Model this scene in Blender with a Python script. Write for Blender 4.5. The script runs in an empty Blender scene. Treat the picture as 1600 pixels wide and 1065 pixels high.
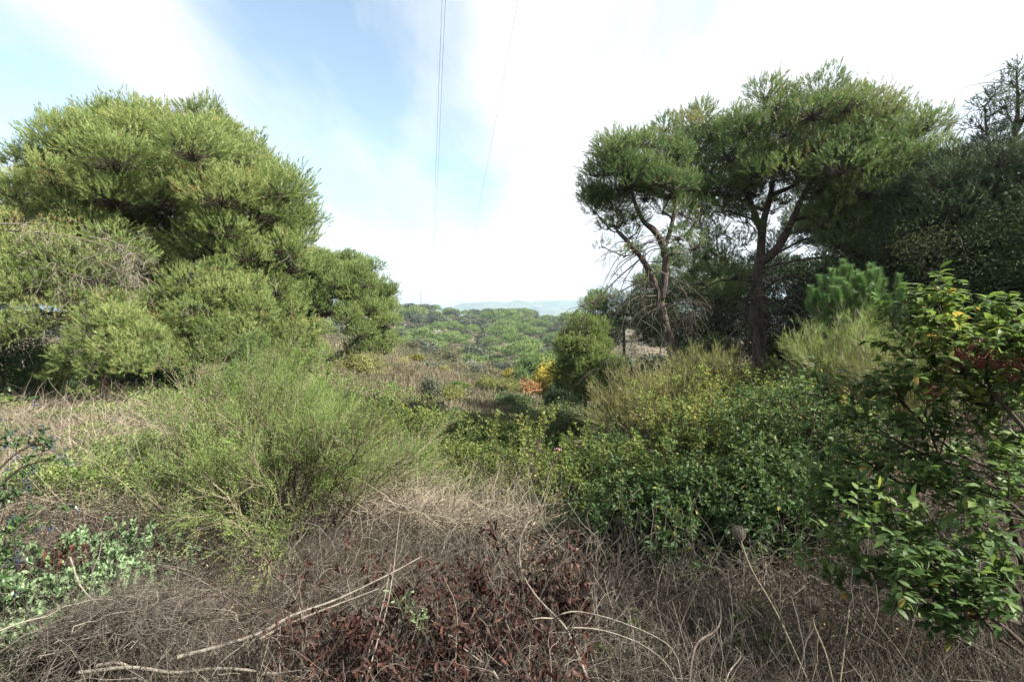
import bpy, math, numpy as np
from math import radians, sin, cos, pi, tan
scene = bpy.context.scene
COL = scene.collection
rng = np.random.default_rng(11)
A = np.array
# ---------------------------------------------------------------- camera model: level camera with vertical lens shift
F = 800.0      # focal length in pixels of the 1600 px wide photograph
CX, HY = 800.0, 500.0
EYE = 1.7
def W(px, py, D):
    return A([(px-CX)/F*D, D, EYE+(HY-py)/F*D], float)

# ---------------------------------------------------------------- terrain: table of heights by bearing and distance
TH = np.radians(A([-180,-90,-45,-32,-20,-14,-4,7,14,20,30,37,45,90,180.]))
RR = A([0.3,2.2,4,7,12,20,35,60,100,150,210,300,380,480,700,1200,12000.])
TZ = A([
 [0,0,0,0,0,0,0,0,0,0,0,0,0,0,0],
 [0,0,0,0,-.02,-.05,-.05,-.05,0,0,0,0,0,0,0],
 [0,.1,-.05,-.12,-.2,-.3,-.4,-.35,-.3,-.25,-.2,-.1,0,.1,0],
 [0,.2,-.15,-.25,-.4,-.75,-1.1,-1.1,-.8,-.5,-.25,0,.2,.4,0],
 [0,.2,-.3,-.35,-.6,-1.2,-2.0,-2.1,-1.2,-.3,.1,.4,.7,1,0],
 [0,.3,-.4,-.4,-.6,-1.3,-2.9,-3.4,-2.2,-.8,.5,1,1.5,2,0],
 [0,.3,-.5,-.6,-.9,-1.6,-3.7,-5.2,-4.5,-2.8,0,1.2,2,3,0],
 [0,.3,-1,-1.2,-1.8,-2.7,-5.7,-7.6,-7.5,-6,-2,0,2,4,0],
 [0,0,-.5,-.8,-1.5,-2.9,-8.2,-12,-12,-10,-6,-3,0,4,0],
 [0,0,-4,-6,-8,-10,-13,-15,-15,-14,-10,-6,-2,4,0],
 [0,0,-6,-8,-8,-8,-9,-11,-11,-10,-8,-6,-2,4,0],
 [0,0,0,2,3,2,-1.5,-4.5,-6,-6,-5,-4,-2,4,0],
 [0,0,6,8,9.5,7.5,3.5,0.3,-1,-1,0,0,0,4,0],
 [0,-5,0,0,-2,-2,-5,-8,-9,-9,-8,-8,-8,0,0],
 [-20,-20,-30,-30,-30,-30,-30,-30,-30,-30,-30,-30,-30,-20,-20],
 [-40]*15,
 [-60]*15], float)
def _sm(t): return t*t*(3-2*t)*0.5+t*0.5
def vnoise(x, y, s):
    x = x/s+31.7; y = y/s+17.3
    xi, yi = np.floor(x), np.floor(y); fx, fy = _sm(x-xi), _sm(y-yi)
    h = lambda a, b: np.modf(np.abs(np.sin(a*127.1+b*311.7)*43758.5453))[0]
    return (h(xi,yi)*(1-fx)+h(xi+1,yi)*fx)*(1-fy)+(h(xi,yi+1)*(1-fx)+h(xi+1,yi+1)*fx)*fy
def gz(x, y, rough=True):
    x = np.asarray(x, float); y = np.asarray(y, float)
    r = np.clip(np.hypot(x, y), 0.31, 11900); th = np.arctan2(x, y)
    lr = np.log(r); LR = np.log(RR)
    i = np.clip(np.searchsorted(LR, lr)-1, 0, len(RR)-2); u = _sm((lr-LR[i])/(LR[i+1]-LR[i]))
    j = np.clip(np.searchsorted(TH, th)-1, 0, len(TH)-2); v = _sm((th-TH[j])/(TH[j+1]-TH[j]))
    z = (TZ[i,j]*(1-v)+TZ[i,j+1]*v)*(1-u)+(TZ[i+1,j]*(1-v)+TZ[i+1,j+1]*v)*u
    if rough:
        z = z + (vnoise(x,y,1.3)-.5)*0.10*np.clip(r/4,0.3,1) + (vnoise(x,y,6)-.5)*0.3*np.clip(r/20,0,1) + (vnoise(x,y,40)-.5)*2.0*np.clip((r-60)/200,0,1)
    return z

# ---------------------------------------------------------------- mesh builder
def nrm(v): return v/np.maximum(np.linalg.norm(v, axis=-1, keepdims=True), 1e-9)
def rnd3(n): return nrm(rng.normal(size=(n,3)))
class MB:
    def __init__(s): s.v=[]; s.t=[]; s.q=[]; s.n=0; s.tt=[]; s.tm=[]; s.qm=[]
    def add(s, V, tris=None, quads=None, tint=0.5, mat=0):
        V = np.asarray(V, np.float32).reshape(-1,3)
        s.v.append(V); s.tt.append(np.broadcast_to(np.asarray(tint, np.float32), (len(V),)).copy())
        if tris is not None: s.t.append(np.asarray(tris, np.int32).reshape(-1,3)+s.n); s.tm.append(np.full(len(s.t[-1]), mat, np.int32))
        if quads is not None: s.q.append(np.asarray(quads, np.int32).reshape(-1,4)+s.n); s.qm.append(np.full(len(s.q[-1]), mat, np.int32))
        s.n += len(V)
    def mesh(s, name, mats, origin=(0,0,0)):
        V = np.concatenate(s.v)-np.asarray(origin, np.float32)
        T = np.concatenate(s.t) if s.t else np.zeros((0,3),np.int32)
        Q = np.concatenate(s.q) if s.q else np.zeros((0,4),np.int32)
        me = bpy.data.meshes.new(name)
        me.vertices.add(len(V)); me.vertices.foreach_set('co', V.ravel())
        nl = T.size+Q.size; me.loops.add(nl); me.loops.foreach_set('vertex_index', np.concatenate([T.ravel(),Q.ravel()]))
        me.polygons.add(len(T)+len(Q))
        me.polygons.foreach_set('loop_start', np.concatenate([np.arange(len(T))*3, T.size+np.arange(len(Q))*4]).astype(np.int32))
        me.polygons.foreach_set('material_index', np.concatenate(s.tm+s.qm).astype(np.int32))
        me.polygons.foreach_set('use_smooth', np.ones(len(T)+len(Q), bool))
        a = me.attributes.new('tint','FLOAT','POINT'); a.data.foreach_set('value', np.concatenate(s.tt))
        for m in (mats if isinstance(mats,(list,tuple)) else [mats]): me.materials.append(m)
        me.update(calc_edges=True)
        return me
def tag(o, label=None, cat=None, group=None, kind=None):
    if label: o['label']=label
    if cat: o['category']=cat
    if group: o['group']=group
    if kind: o['kind']=kind
    return o
def empty(name, loc, label, cat, group=None):
    o = bpy.data.objects.new(name, None); COL.objects.link(o); o.location = [float(c) for c in loc]; o.empty_display_size=.2
    return tag(o, label, cat, group)
def put(name, mb, mats, parent=None, loc=(0,0,0)):
    p = parent
    org = A(p.location) if p is not None else A(loc, float)
    while p is not None and p.parent is not None:
        p = p.parent; org = org + A(p.location)
    o = bpy.data.objects.new(name, mb.mesh(name, mats, org)); COL.objects.link(o)
    if parent is not None: o.parent = parent
    else: o.location = loc
    return o
def copy_tree(o, parent=None):
    c = o.copy(); COL.objects.link(c)
    if parent is not None: c.parent = parent
    for ch in list(o.children): copy_tree(ch, c)
    return c

# ---------------------------------------------------------------- primitives, all batched
def perp_frame(T):
    ref = np.where(np.abs(T[...,2:3])<0.9, A([0,0,1.]), A([1.,0,0]))
    n = nrm(np.cross(T, ref)); return n, np.cross(T, n)
def tubes(mb, P, R, sides=4, tint=0.5, mat=0):
    """P (N,K,3) R (N,K): tapered tubes along polylines"""
    P = np.asarray(P,float); R = np.asarray(R,float)
    if P.ndim==2: P=P[None]; R=R[None]
    N,K,_ = P.shape
    if N==0: return
    T = nrm(np.gradient(P, axis=1)); n0,_ = perp_frame(nrm(T.mean(1, keepdims=True)+1e-6))
    n = nrm(n0 - T*(n0*T).sum(-1,keepdims=True)); b = np.cross(T,n)
    a = np.arange(sides)*2*pi/sides
    V = P[:,:,None,:] + R[:,:,None,None]*(np.cos(a)[None,None,:,None]*n[:,:,None,:]+np.sin(a)[None,None,:,None]*b[:,:,None,:])
    idx = np.arange(N*K*sides).reshape(N,K,sides); nx = np.roll(idx,-1,axis=2)
    q = np.stack([idx[:,:-1],nx[:,:-1],nx[:,1:],idx[:,1:]],-1)
    t = np.broadcast_to(np.asarray(tint,float).reshape(-1,*([1]*2)) if np.ndim(tint)==1 else tint, (N,K,sides)).ravel()
    mb.add(V, quads=q, tint=t, mat=mat)
def ribbons(mb, P, w, tint=0.5, mat=0, taper=True):
    """flat thin strips; w (N,)"""
    P = np.asarray(P,float); N,K,_ = P.shape
    if N==0: return
    T = nrm(P[:,-1]-P[:,0]); s = nrm(np.cross(T, rnd3(N)))[:,None,:]
    ww = np.broadcast_to(np.asarray(w,float),(N,))[:,None]*(np.linspace(1,.25,K)[None] if taper else np.ones((1,K)))
    V = np.stack([P-s*ww[...,None]*.5, P+s*ww[...,None]*.5], 2)
    i = np.arange(N*K*2).reshape(N,K,2)
    q = np.stack([i[:,:-1,0],i[:,:-1,1],i[:,1:,1],i[:,1:,0]],-1)
    t = np.broadcast_to(np.asarray(tint,float).reshape(-1,1,1) if np.ndim(tint)==1 else tint, (N,K,2)).ravel()
    mb.add(V, quads=q, tint=t, mat=mat)
def needles(mb, B, D, L, w, tint=0.5, mat=0, out=None):
    N=len(B); s = nrm(np.cross(D, rnd3(N) if out is None else out+rnd3(N)*.55))*np.broadcast_to(w,(N,))[:,None]*.5
    V = np.stack([B-s, B+s, B+D*np.broadcast_to(L,(N,))[:,None]],1)
    t = np.repeat(np.broadcast_to(np.asarray(tint,float),(N,)),3)
    mb.add(V, tris=np.arange(N*3).reshape(N,3), tint=t, mat=mat)
def leaves(mb, B, D, L, w, tint=0.5, mat=0, hi=False, up=0.6, fold=0.25, droop=0.15, out=None):
    """leaf blades: B base, D direction, L length, w width; blades face mostly upward, folded on the midrib"""
    N=len(B)
    if N==0: return
    L=np.broadcast_to(L,(N,))[:,None]; w=np.broadcast_to(w,(N,))[:,None]
    upv = nrm((A([0,0,1.]) if out is None else out)*up + rnd3(N)*(1-up)*1.2); s = nrm(np.cross(D, upv)); n = np.cross(s, D)
    t0 = np.broadcast_to(np.asarray(tint,float),(N,))
    fr=rng.uniform(.2,1.9,(N,1)); dr=rng.uniform(-.4,2.6,(N,1))
    if not hi:
        V = np.stack([B, B+D*L*.5+s*w*.5+n*w*fold, B+D*L-n*L*droop, B+D*L*.5-s*w*.5+n*w*fold],1)
        i = np.arange(N*4).reshape(N,4)
        mb.add(V, tris=np.concatenate([i[:,[0,1,2]], i[:,[0,2,3]]]), tint=np.repeat(t0,4), mat=mat); return
    ts=A([0.,.22,.5,.78,1.]); ws=A([0.08,.72,1.,.74,.04])
    c=[B+D*L*t-n*L*(droop*dr*t*t*1.6)+s*w*(.22*(dr-1.1)*t*t) for t in ts]
    Vs=[]
    for k in range(5):
        off=s*w*.5*ws[k]; lift=n*w*fold*fr*ws[k]*.6
        Vs += [c[k]-off+lift, c[k], c[k]+off+lift]
    V=np.stack(Vs,1); i=np.arange(N*15).reshape(N,15)
    q=[]
    for k in range(4):
        for j in (0,1): q.append(i[:,[k*3+j,k*3+j+1,k*3+j+4,k*3+j+3]])
    mb.add(V, quads=np.concatenate(q), tint=np.repeat(t0,15), mat=mat)
def catmull(pts, K):
    pts=np.asarray(pts,float); n=len(pts)
    if n==2: 
        t=np.linspace(0,1,K)[:,None]; return pts[0]*(1-t)+pts[1]*t
    P=np.vstack([2*pts[0]-pts[1],pts,2*pts[-1]-pts[-2]]); out=[]
    for u in np.linspace(0,n-1-1e-6,K):
        i=int(u); t=u-i; a,b,c,d=P[i:i+4]
        out.append(.5*((2*b)+(c-a)*t+(2*a-5*b+4*c-d)*t*t+(3*b-a-3*c+d)*t**3))
    return A(out)
def curves(B, D, L, K=5, wob=.12, grav=0., curl=0.):
    """polylines growing from B along D"""
    N=len(B); L=np.broadcast_to(L,(N,)); P=[B]; d=nrm(D); cv=rng.normal(size=(N,3))*curl
    for k in range(K-1):
        d = nrm(d + rng.normal(size=(N,3))*wob + cv + A([0,0,-1.])*np.broadcast_to(grav,(N,))[:,None])
        P.append(P[-1]+d*(L/(K-1))[:,None])
    return np.stack(P,1)
def spawn(P, n, t=(0.3,1), L=.5, ang=(25,60), up=0., K=5, wob=.12, grav=0., taper=.4, curl=0., jit=.35):
    """n children per parent polyline, returns (children, parent index, t)"""
    P=np.asarray(P,float); N,K0,_=P.shape; M=N*n
    pi_=np.repeat(np.arange(N),n); tt=rng.uniform(t[0],t[1],M); u=tt*(K0-1)*.9999; i=u.astype(int); f=(u-i)[:,None]
    B=P[pi_,i]*(1-f)+P[pi_,i+1]*f; T=nrm(P[pi_,i+1]-P[pi_,i])
    pr=nrm(np.cross(T,rnd3(M))); a=np.radians(rng.uniform(ang[0],ang[1],M))[:,None]
    D=nrm(T*np.cos(a)+pr*np.sin(a)+A([0,0,1.])*up)
    LL=np.broadcast_to(L,(N,))[pi_]*(1-taper*tt)*rng.uniform(1-jit,1+jit,M)
    return curves(B,D,LL,K,wob,grav,curl), pi_, tt
def along(P, n, t=(0,1)):
    """n points per polyline: positions, tangents"""
    N,K0,_=P.shape; pi_=np.repeat(np.arange(N),n); u=rng.uniform(t[0],t[1],N*n)*(K0-1)*.9999; i=u.astype(int); f=(u-i)[:,None]
    return P[pi_,i]*(1-f)+P[pi_,i+1]*f, nrm(P[pi_,i+1]-P[pi_,i]), pi_
def taperR(r0, r1, N, K): 
    return np.broadcast_to(r0,(N,))[:,None]*np.linspace(1,1,K)[None]+(np.broadcast_to(r1,(N,))-np.broadcast_to(r0,(N,)))[:,None]*np.linspace(0,1,K)[None]

# ---------------------------------------------------------------- materials
def newmat(name):
    m=bpy.data.materials.new(name); m.use_nodes=True; nt=m.node_tree; nt.nodes.clear(); return m,nt
def ramp(nt, stops, src):
    r=nt.nodes.new('ShaderNodeValToRGB'); cr=r.color_ramp
    while len(cr.elements)<len(stops): cr.elements.new(.5)
    for e,(p,c) in zip(cr.elements,stops): e.position=p; e.color=(*c,1)
    nt.links.new(src, r.inputs[0]); return r.outputs[0]
def leafmat(name, stops, transl=.35, rough=.55, spec=.3, noise=.25, scale=3.0, tcol=1.3):
    """foliage: colour by the per-leaf tint attribute plus a slow drift over the plant, thin so light passes through"""
    m,nt=newmat(name); N=nt.nodes; Lk=nt.links
    at=N.new('ShaderNodeAttribute'); at.attribute_name='tint'
    tc=N.new('ShaderNodeTexCoord'); nz=N.new('ShaderNodeTexNoise'); nz.inputs['Scale'].default_value=scale; nz.inputs['Detail'].default_value=2
    Lk.new(tc.outputs['Object'], nz.inputs['Vector'])
    s=N.new('ShaderNodeMath'); s.operation='SUBTRACT'; s.inputs[1].default_value=.5; Lk.new(nz.outputs[0], s.inputs[0])
    ma=N.new('ShaderNodeMath'); ma.operation='MULTIPLY_ADD'; ma.inputs[1].default_value=noise*2; Lk.new(s.outputs[0], ma.inputs[0]); Lk.new(at.outputs['Fac'], ma.inputs[2]); ma.use_clamp=True
    c=ramp(nt, stops, ma.outputs[0])
    p=N.new('ShaderNodeBsdfPrincipled'); p.inputs['Roughness'].default_value=rough; p.inputs['Specular IOR Level'].default_value=spec
    Lk.new(c,p.inputs['Base Color'])
    out=N.new('ShaderNodeOutputMaterial')
    if transl>0:
        tr=N.new('ShaderNodeBsdfTranslucent'); mx=N.new('ShaderNodeMixShader'); mx.inputs[0].default_value=transl
        g=N.new('ShaderNodeVectorMath'); g.operation='MULTIPLY'; g.inputs[1].default_value=(tcol,tcol*1.02,tcol*.75); Lk.new(c,g.inputs[0]); Lk.new(g.outputs[0],tr.inputs[0])
        Lk.new(p.outputs[0],mx.inputs[1]); Lk.new(tr.outputs[0],mx.inputs[2]); Lk.new(mx.outputs[0],out.inputs[0])
    else: Lk.new(p.outputs[0],out.inputs[0])
    return m
def barkmat(name, c0, c1, scale=6, bump=.6, zs=.25, rough=.9):
    m,nt=newmat(name); N=nt.nodes; Lk=nt.links
    tc=N.new('ShaderNodeTexCoord'); mp=N.new('ShaderNodeMapping'); mp.inputs['Scale'].default_value=(1,1,zs); Lk.new(tc.outputs['Object'],mp.inputs[0])
    nz=N.new('ShaderNodeTexNoise'); nz.inputs['Scale'].default_value=scale; nz.inputs['Detail'].default_value=6; nz.inputs['Roughness'].default_value=.7; Lk.new(mp.outputs[0],nz.inputs['Vector'])
    vo=N.new('ShaderNodeTexVoronoi'); vo.inputs['Scale'].default_value=scale*2.5; Lk.new(mp.outputs[0],vo.inputs['Vector'])
    ad=N.new('ShaderNodeMath'); ad.operation='MULTIPLY_ADD'; ad.inputs[1].default_value=.5; Lk.new(vo.outputs['Distance'],ad.inputs[0]); Lk.new(nz.outputs[0],ad.inputs[2])
    c=ramp(nt,[(.35,c0),(.95,c1)],ad.outputs[0])
    p=N.new('ShaderNodeBsdfPrincipled'); p.inputs['Roughness'].default_value=rough; p.inputs['Specular IOR Level'].default_value=.15; Lk.new(c,p.inputs['Base Color'])
    b=N.new('ShaderNodeBump'); b.inputs['Strength'].default_value=bump; b.inputs['Distance'].default_value=.03; Lk.new(ad.outputs[0],b.inputs['Height']); Lk.new(b.outputs[0],p.inputs['Normal'])
    o=N.new('ShaderNodeOutputMaterial'); Lk.new(p.outputs[0],o.inputs[0]); return m
def plainmat(name, stops, rough=.8, spec=.2):
    return leafmat(name, stops, transl=0, rough=rough, spec=spec, noise=.12, scale=2)
M={}
M['pine_sun']=leafmat('sunlit_needles',[(0,(.095,.14,.045)),(.5,(.18,.24,.082)),(.86,(.28,.34,.13)),(1,(.30,.22,.11))],.38,.5,.3,.25,.8,1.15)  # lit copy of the pine needles, sunlight put into the paler colour
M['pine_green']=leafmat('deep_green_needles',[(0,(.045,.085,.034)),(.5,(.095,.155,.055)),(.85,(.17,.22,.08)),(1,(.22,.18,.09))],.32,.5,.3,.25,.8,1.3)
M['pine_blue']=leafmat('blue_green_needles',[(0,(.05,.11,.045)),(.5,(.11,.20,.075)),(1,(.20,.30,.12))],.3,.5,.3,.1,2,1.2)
M['pine_shade']=leafmat('shaded_needles',[(0,(.028,.052,.032)),(.6,(.06,.098,.048)),(1,(.115,.145,.07))],.2,.6,.25,.25,.8,1.1)  # shaded copy of the pine needles, shade of the wood put into the colour
M['oak_dark']=leafmat('evergreen_oak_leaves',[(0,(.022,.036,.020)),(.6,(.042,.062,.030)),(.9,(.07,.085,.042)),(1,(.12,.09,.045))],.2,.8,.08,.3,1.2,1.1)
M['bark']=barkmat('pine_bark',(.045,.032,.026),(.17,.13,.11),7,.9)
M['bark_dark']=barkmat('dark_bark',(.03,.024,.02),(.11,.09,.08),7,.8)
M['deadwood']=barkmat('dead_wood',(.08,.07,.06),(.21,.185,.155),14,.4,.3)
M['twig_grey']=plainmat('grey_twigs',[(0,(.020,.017,.015)),(.5,(.062,.054,.045)),(1,(.21,.185,.155))])
M['twig_brown']=plainmat('brown_twigs',[(0,(.022,.017,.013)),(.5,(.052,.040,.031)),(1,(.11,.086,.065))])
M['broom']=leafmat('broom_shoots',[(0,(.10,.17,.04)),(.5,(.18,.26,.075)),(.8,(.27,.31,.12)),(1,(.29,.26,.14))],.3,.5,.3,.3,1.5,1.2)
M['broom_pale']=leafmat('pale_broom_shoots',[(0,(.12,.14,.045)),(.5,(.20,.21,.075)),(1,(.30,.28,.13))],.3,.5,.3,.2,1.5,1.2)
M['straw']=leafmat('dry_grass_blades',[(0,(.035,.030,.020)),(.5,(.095,.080,.055)),(.85,(.24,.21,.15)),(1,(.09,.13,.045))],.25,.7,.2,.25,1.2,1.1)
M['dead_leaf']=leafmat('dead_leaves',[(0,(.016,.007,.005)),(.5,(.038,.014,.010)),(1,(.095,.036,.023))],.12,.6,.25,.2,3,1.1)
M['tan_leaf']=leafmat('withered_leaves',[(0,(.12,.065,.035)),(.5,(.27,.18,.11)),(1,(.42,.33,.22))],.25,.7,.2,.25,1.5,1.1)
M['bramble_leaf']=leafmat('bramble_leaves',[(0,(.05,.10,.022)),(.6,(.11,.18,.04)),(1,(.24,.27,.09))],.35,.5,.35,.3,1,1.25)
M['laurel']=leafmat('glossy_green_leaves',[(0,(.025,.052,.022)),(.5,(.055,.098,.034)),(.85,(.12,.16,.055)),(1,(.26,.23,.05))],.3,.6,.22,.3,1.6,1.4)
M['laurel_yellow']=leafmat('yellow_green_leaves',[(0,(.05,.085,.025)),(.5,(.11,.15,.042)),(.9,(.19,.225,.065)),(1,(.32,.24,.06))],.35,.6,.22,.3,1.6,1.4)
M['near_leaf']=leafmat('pale_oval_leaves',[(0,(.035,.075,.028)),(.45,(.075,.13,.038)),(.8,(.155,.215,.065)),(.96,(.25,.27,.06)),(1,(.34,.22,.06))],.38,.55,.25,.35,2.5,1.35)
M['sage']=leafmat('grey_green_leaves',[(0,(.10,.16,.08)),(.5,(.17,.25,.13)),(1,(.27,.35,.20))],.25,.7,.2,.2,3,1.1)
M['privet']=leafmat('dark_privet_leaves',[(0,(.022,.048,.018)),(.6,(.05,.095,.030)),(1,(.095,.155,.045))],.3,.3,.5,.2,3,1.3)
M['scrub']=leafmat('hillside_scrub',[(0,(.045,.06,.03)),(.4,(.08,.095,.05)),(.8,(.15,.14,.085)),(1,(.22,.19,.12))],.2,.7,.2,.5,.05,1.1)
M['hollow']=leafmat('mixed_undergrowth',[(0,(.045,.07,.03)),(.4,(.08,.115,.045)),(.75,(.14,.165,.07)),(1,(.19,.15,.10))],.3,.6,.25,.5,.35,1.15)
M['olive']=leafmat('grey_olive_leaves',[(0,(.07,.085,.06)),(.6,(.13,.145,.10)),(1,(.21,.22,.16))],.2,.6,.3,.2,1,1.1)
M['far_pine']=leafmat('far_pine_crowns',[(0,(.055,.10,.035)),(.5,(.125,.185,.06)),(1,(.21,.26,.09))],.25,.6,.2,.25,.12,1.2)
M['far_oak']=leafmat('far_oak_crowns',[(0,(.045,.055,.036)),(.5,(.08,.095,.06)),(1,(.13,.145,.10))],.2,.6,.2,.25,.12,1.1)
M['yellow_leaf']=leafmat('yellow_autumn_leaves',[(0,(.14,.14,.03)),(.5,(.33,.28,.05)),(1,(.50,.42,.09))],.35,.6,.2,.3,1,1.2)
M['orange_leaf']=leafmat('orange_autumn_leaves',[(0,(.16,.10,.05)),(.5,(.30,.17,.09)),(1,(.44,.30,.15))],.35,.6,.2,.3,1,1.2)
M['red_berry']=plainmat('red_berries',[(0,(.06,.010,.014)),(.5,(.13,.018,.024)),(1,(.22,.035,.04))],.35,.5)
M['blue_berry']=plainmat('blue_berries',[(0,(.010,.012,.03)),(.5,(.02,.03,.075)),(1,(.05,.065,.13))],.45,.4)
M['purple_berry']=plainmat('purple_flower_heads',[(0,(.10,.05,.09)),(.5,(.22,.12,.16)),(1,(.38,.24,.24))],.6,.3)
M['cane']=plainmat('pale_dead_canes',[(0,(.065,.052,.038)),(.5,(.15,.125,.092)),(1,(.29,.255,.20))])
M['broom_stem']=plainmat('broom_twigs',[(0,(.05,.038,.026)),(.5,(.12,.10,.068)),(1,(.22,.19,.135))])
M['metal']=plainmat('galvanised_steel',[(0,(.26,.27,.28)),(1,(.42,.43,.44))],.5,.5)
M['wire']=plainmat('aluminium_conductor',[(0,(.16,.165,.17)),(1,(.22,.225,.23))],.5,.4)
# ================================================================ camera, sun, sky
cam=bpy.data.cameras.new('camera'); co=bpy.data.objects.new('camera',cam); COL.objects.link(co)
cam.sensor_width=36; cam.lens=36*F/1600; co.location=(0,0,EYE); co.rotation_euler=(pi/2,0,0)
cam.shift_y=-(532.5-HY)/1600; cam.clip_start=.05; cam.clip_end=30000; scene.camera=co
SUN_AZ=radians(110); SUN_EL=radians(39)
sd=A([cos(SUN_EL)*sin(SUN_AZ), cos(SUN_EL)*cos(SUN_AZ), sin(SUN_EL)])
from mathutils import Vector
sl=bpy.data.lights.new('sun','SUN'); sl.energy=5.0; sl.angle=radians(.6); sl.color=(1,.94,.82)
so=bpy.data.objects.new('sun',sl); COL.objects.link(so); so.rotation_euler=Vector(sd).to_track_quat('Z','Y').to_euler()
w=bpy.data.worlds.new('World'); scene.world=w; w.use_nodes=True; nt=w.node_tree; nt.nodes.clear(); N=nt.nodes; Lk=nt.links
sky=N.new('ShaderNodeTexSky'); sky.sky_type='NISHITA'; sky.sun_disc=False; sky.sun_elevation=SUN_EL; sky.sun_rotation=SUN_AZ; sky.altitude=200; sky.air_density=1; sky.dust_density=1.2; sky.ozone_density=.7
tc=N.new('ShaderNodeTexCoord')
def math(op,a,b=None,c=None,clamp=False):
    n=N.new('ShaderNodeMath'); n.operation=op; n.use_clamp=clamp
    for k,v in enumerate((a,b,c)):
        if v is None: continue
        if isinstance(v,(int,float)): n.inputs[k].default_value=v
        else: Lk.new(v,n.inputs[k])
    return n.outputs[0]
sx=N.new('ShaderNodeSeparateXYZ'); Lk.new(tc.outputs['Generated'],sx.inputs[0])
X,Y,Z=sx.outputs
zz=math('ADD',math('MAXIMUM',Z,0),.18)
cx=N.new('ShaderNodeCombineXYZ'); Lk.new(math('DIVIDE',X,zz),cx.inputs[0]); Lk.new(math('DIVIDE',Y,zz),cx.inputs[1])
def noise(sc,rx,st,det=7,off=0):
    mp=N.new('ShaderNodeMapping'); mp.inputs['Rotation'].default_value=(0,0,rx); mp.inputs['Scale'].default_value=st; mp.inputs['Location'].default_value=(off,off*.7,0)
    Lk.new(cx.outputs[0],mp.inputs[0]); n=N.new('ShaderNodeTexNoise'); n.inputs['Scale'].default_value=sc; n.inputs['Detail'].default_value=det; n.inputs['Roughness'].default_value=.55; n.inputs['Distortion'].default_value=.3
    Lk.new(mp.outputs[0],n.inputs['Vector']); return n.outputs[0]
n1=noise(1.3,.6,(1,.4,1),9,3.1); n2=noise(4.0,.95,(1,.30,1),10,7.7)
wisps=math('ADD',math('MULTIPLY',math('SUBTRACT',n1,.5),2.1),math('MULTIPLY',math('SUBTRACT',n2,.5),1.7))
# where the sheet of cloud is thick and where it opens: given by bearing and height in the sky
def blob(px,py,r0,r1):
    d=A([(px-CX)/F,1,(HY-py)/F]); d/=np.linalg.norm(d)
    v=N.new('ShaderNodeVectorMath'); v.operation='DOT_PRODUCT'; v.inputs[1].default_value=tuple(d); nv=N.new('ShaderNodeVectorMath'); nv.operation='NORMALIZE'
    Lk.new(tc.outputs['Generated'],nv.inputs[0]); Lk.new(nv.outputs[0],v.inputs[0])
    m=N.new('ShaderNodeMapRange'); m.interpolation_type='SMOOTHSTEP'; m.inputs['From Min'].default_value=cos(radians(r1)); m.inputs['From Max'].default_value=cos(radians(r0)); Lk.new(v.outputs['Value'],m.inputs['Value']); return m.outputs[0]
gap=math('MAXIMUM',math('MAXIMUM',math('MULTIPLY',blob(540,60,1,18),.86),math('MULTIPLY',blob(650,270,1,14),.72)),math('MULTIPLY',blob(-20,225,1,12),.85))
band=math('MULTIPLY',blob(640,395,0,9),.35)
gap=math('MAXIMUM',gap,band)
hz=math('SUBTRACT',1.0,math('MULTIPLY',Z,5.0),None,True)
cov=math('ADD',math('ADD',math('SUBTRACT',1.0,math('MULTIPLY',gap,1.0)),math('MULTIPLY',wisps,1.05)),math('MULTIPLY',hz,.35))
cov=math('MULTIPLY',cov,1.0,None,True)
br=math('ADD',math('MULTIPLY',X,.1),1.0)
bg1=N.new('ShaderNodeBackground'); bg1.inputs[1].default_value=.086
hs=N.new('ShaderNodeHueSaturation'); hs.inputs['Saturation'].default_value=.82; hs.inputs['Hue'].default_value=.485; Lk.new(sky.outputs[0],hs.inputs['Color']); Lk.new(hs.outputs[0],bg1.inputs[0])
cl=N.new('ShaderNodeBackground'); cl.inputs[0].default_value=(.97,.985,1.0,1); Lk.new(math('MULTIPLY',br,.335),cl.inputs[1])
mx=N.new('ShaderNodeMixShader'); Lk.new(cov,mx.inputs[0]); Lk.new(bg1.outputs[0],mx.inputs[1]); Lk.new(cl.outputs[0],mx.inputs[2])
ow=N.new('ShaderNodeOutputWorld'); Lk.new(mx.outputs[0],ow.inputs[0])
del math
import math
vs=scene.view_settings; vs.view_transform='Standard'; vs.look='None'; vs.gamma=1; vs.exposure=1.82
cy=scene.cycles
cy.max_bounces=6; cy.diffuse_bounces=3; cy.glossy_bounces=2; cy.transmission_bounces=3; cy.volume_bounces=0; cy.transparent_max_bounces=8
cy.caustics_reflective=False; cy.caustics_refractive=False; cy.use_adaptive_sampling=True; cy.adaptive_threshold=.012; cy.sample_clamp_indirect=4
cy.use_denoising=True; cy.denoiser='OPENIMAGEDENOISE'; cy.denoising_input_passes='RGB_ALBEDO_NORMAL'

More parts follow.
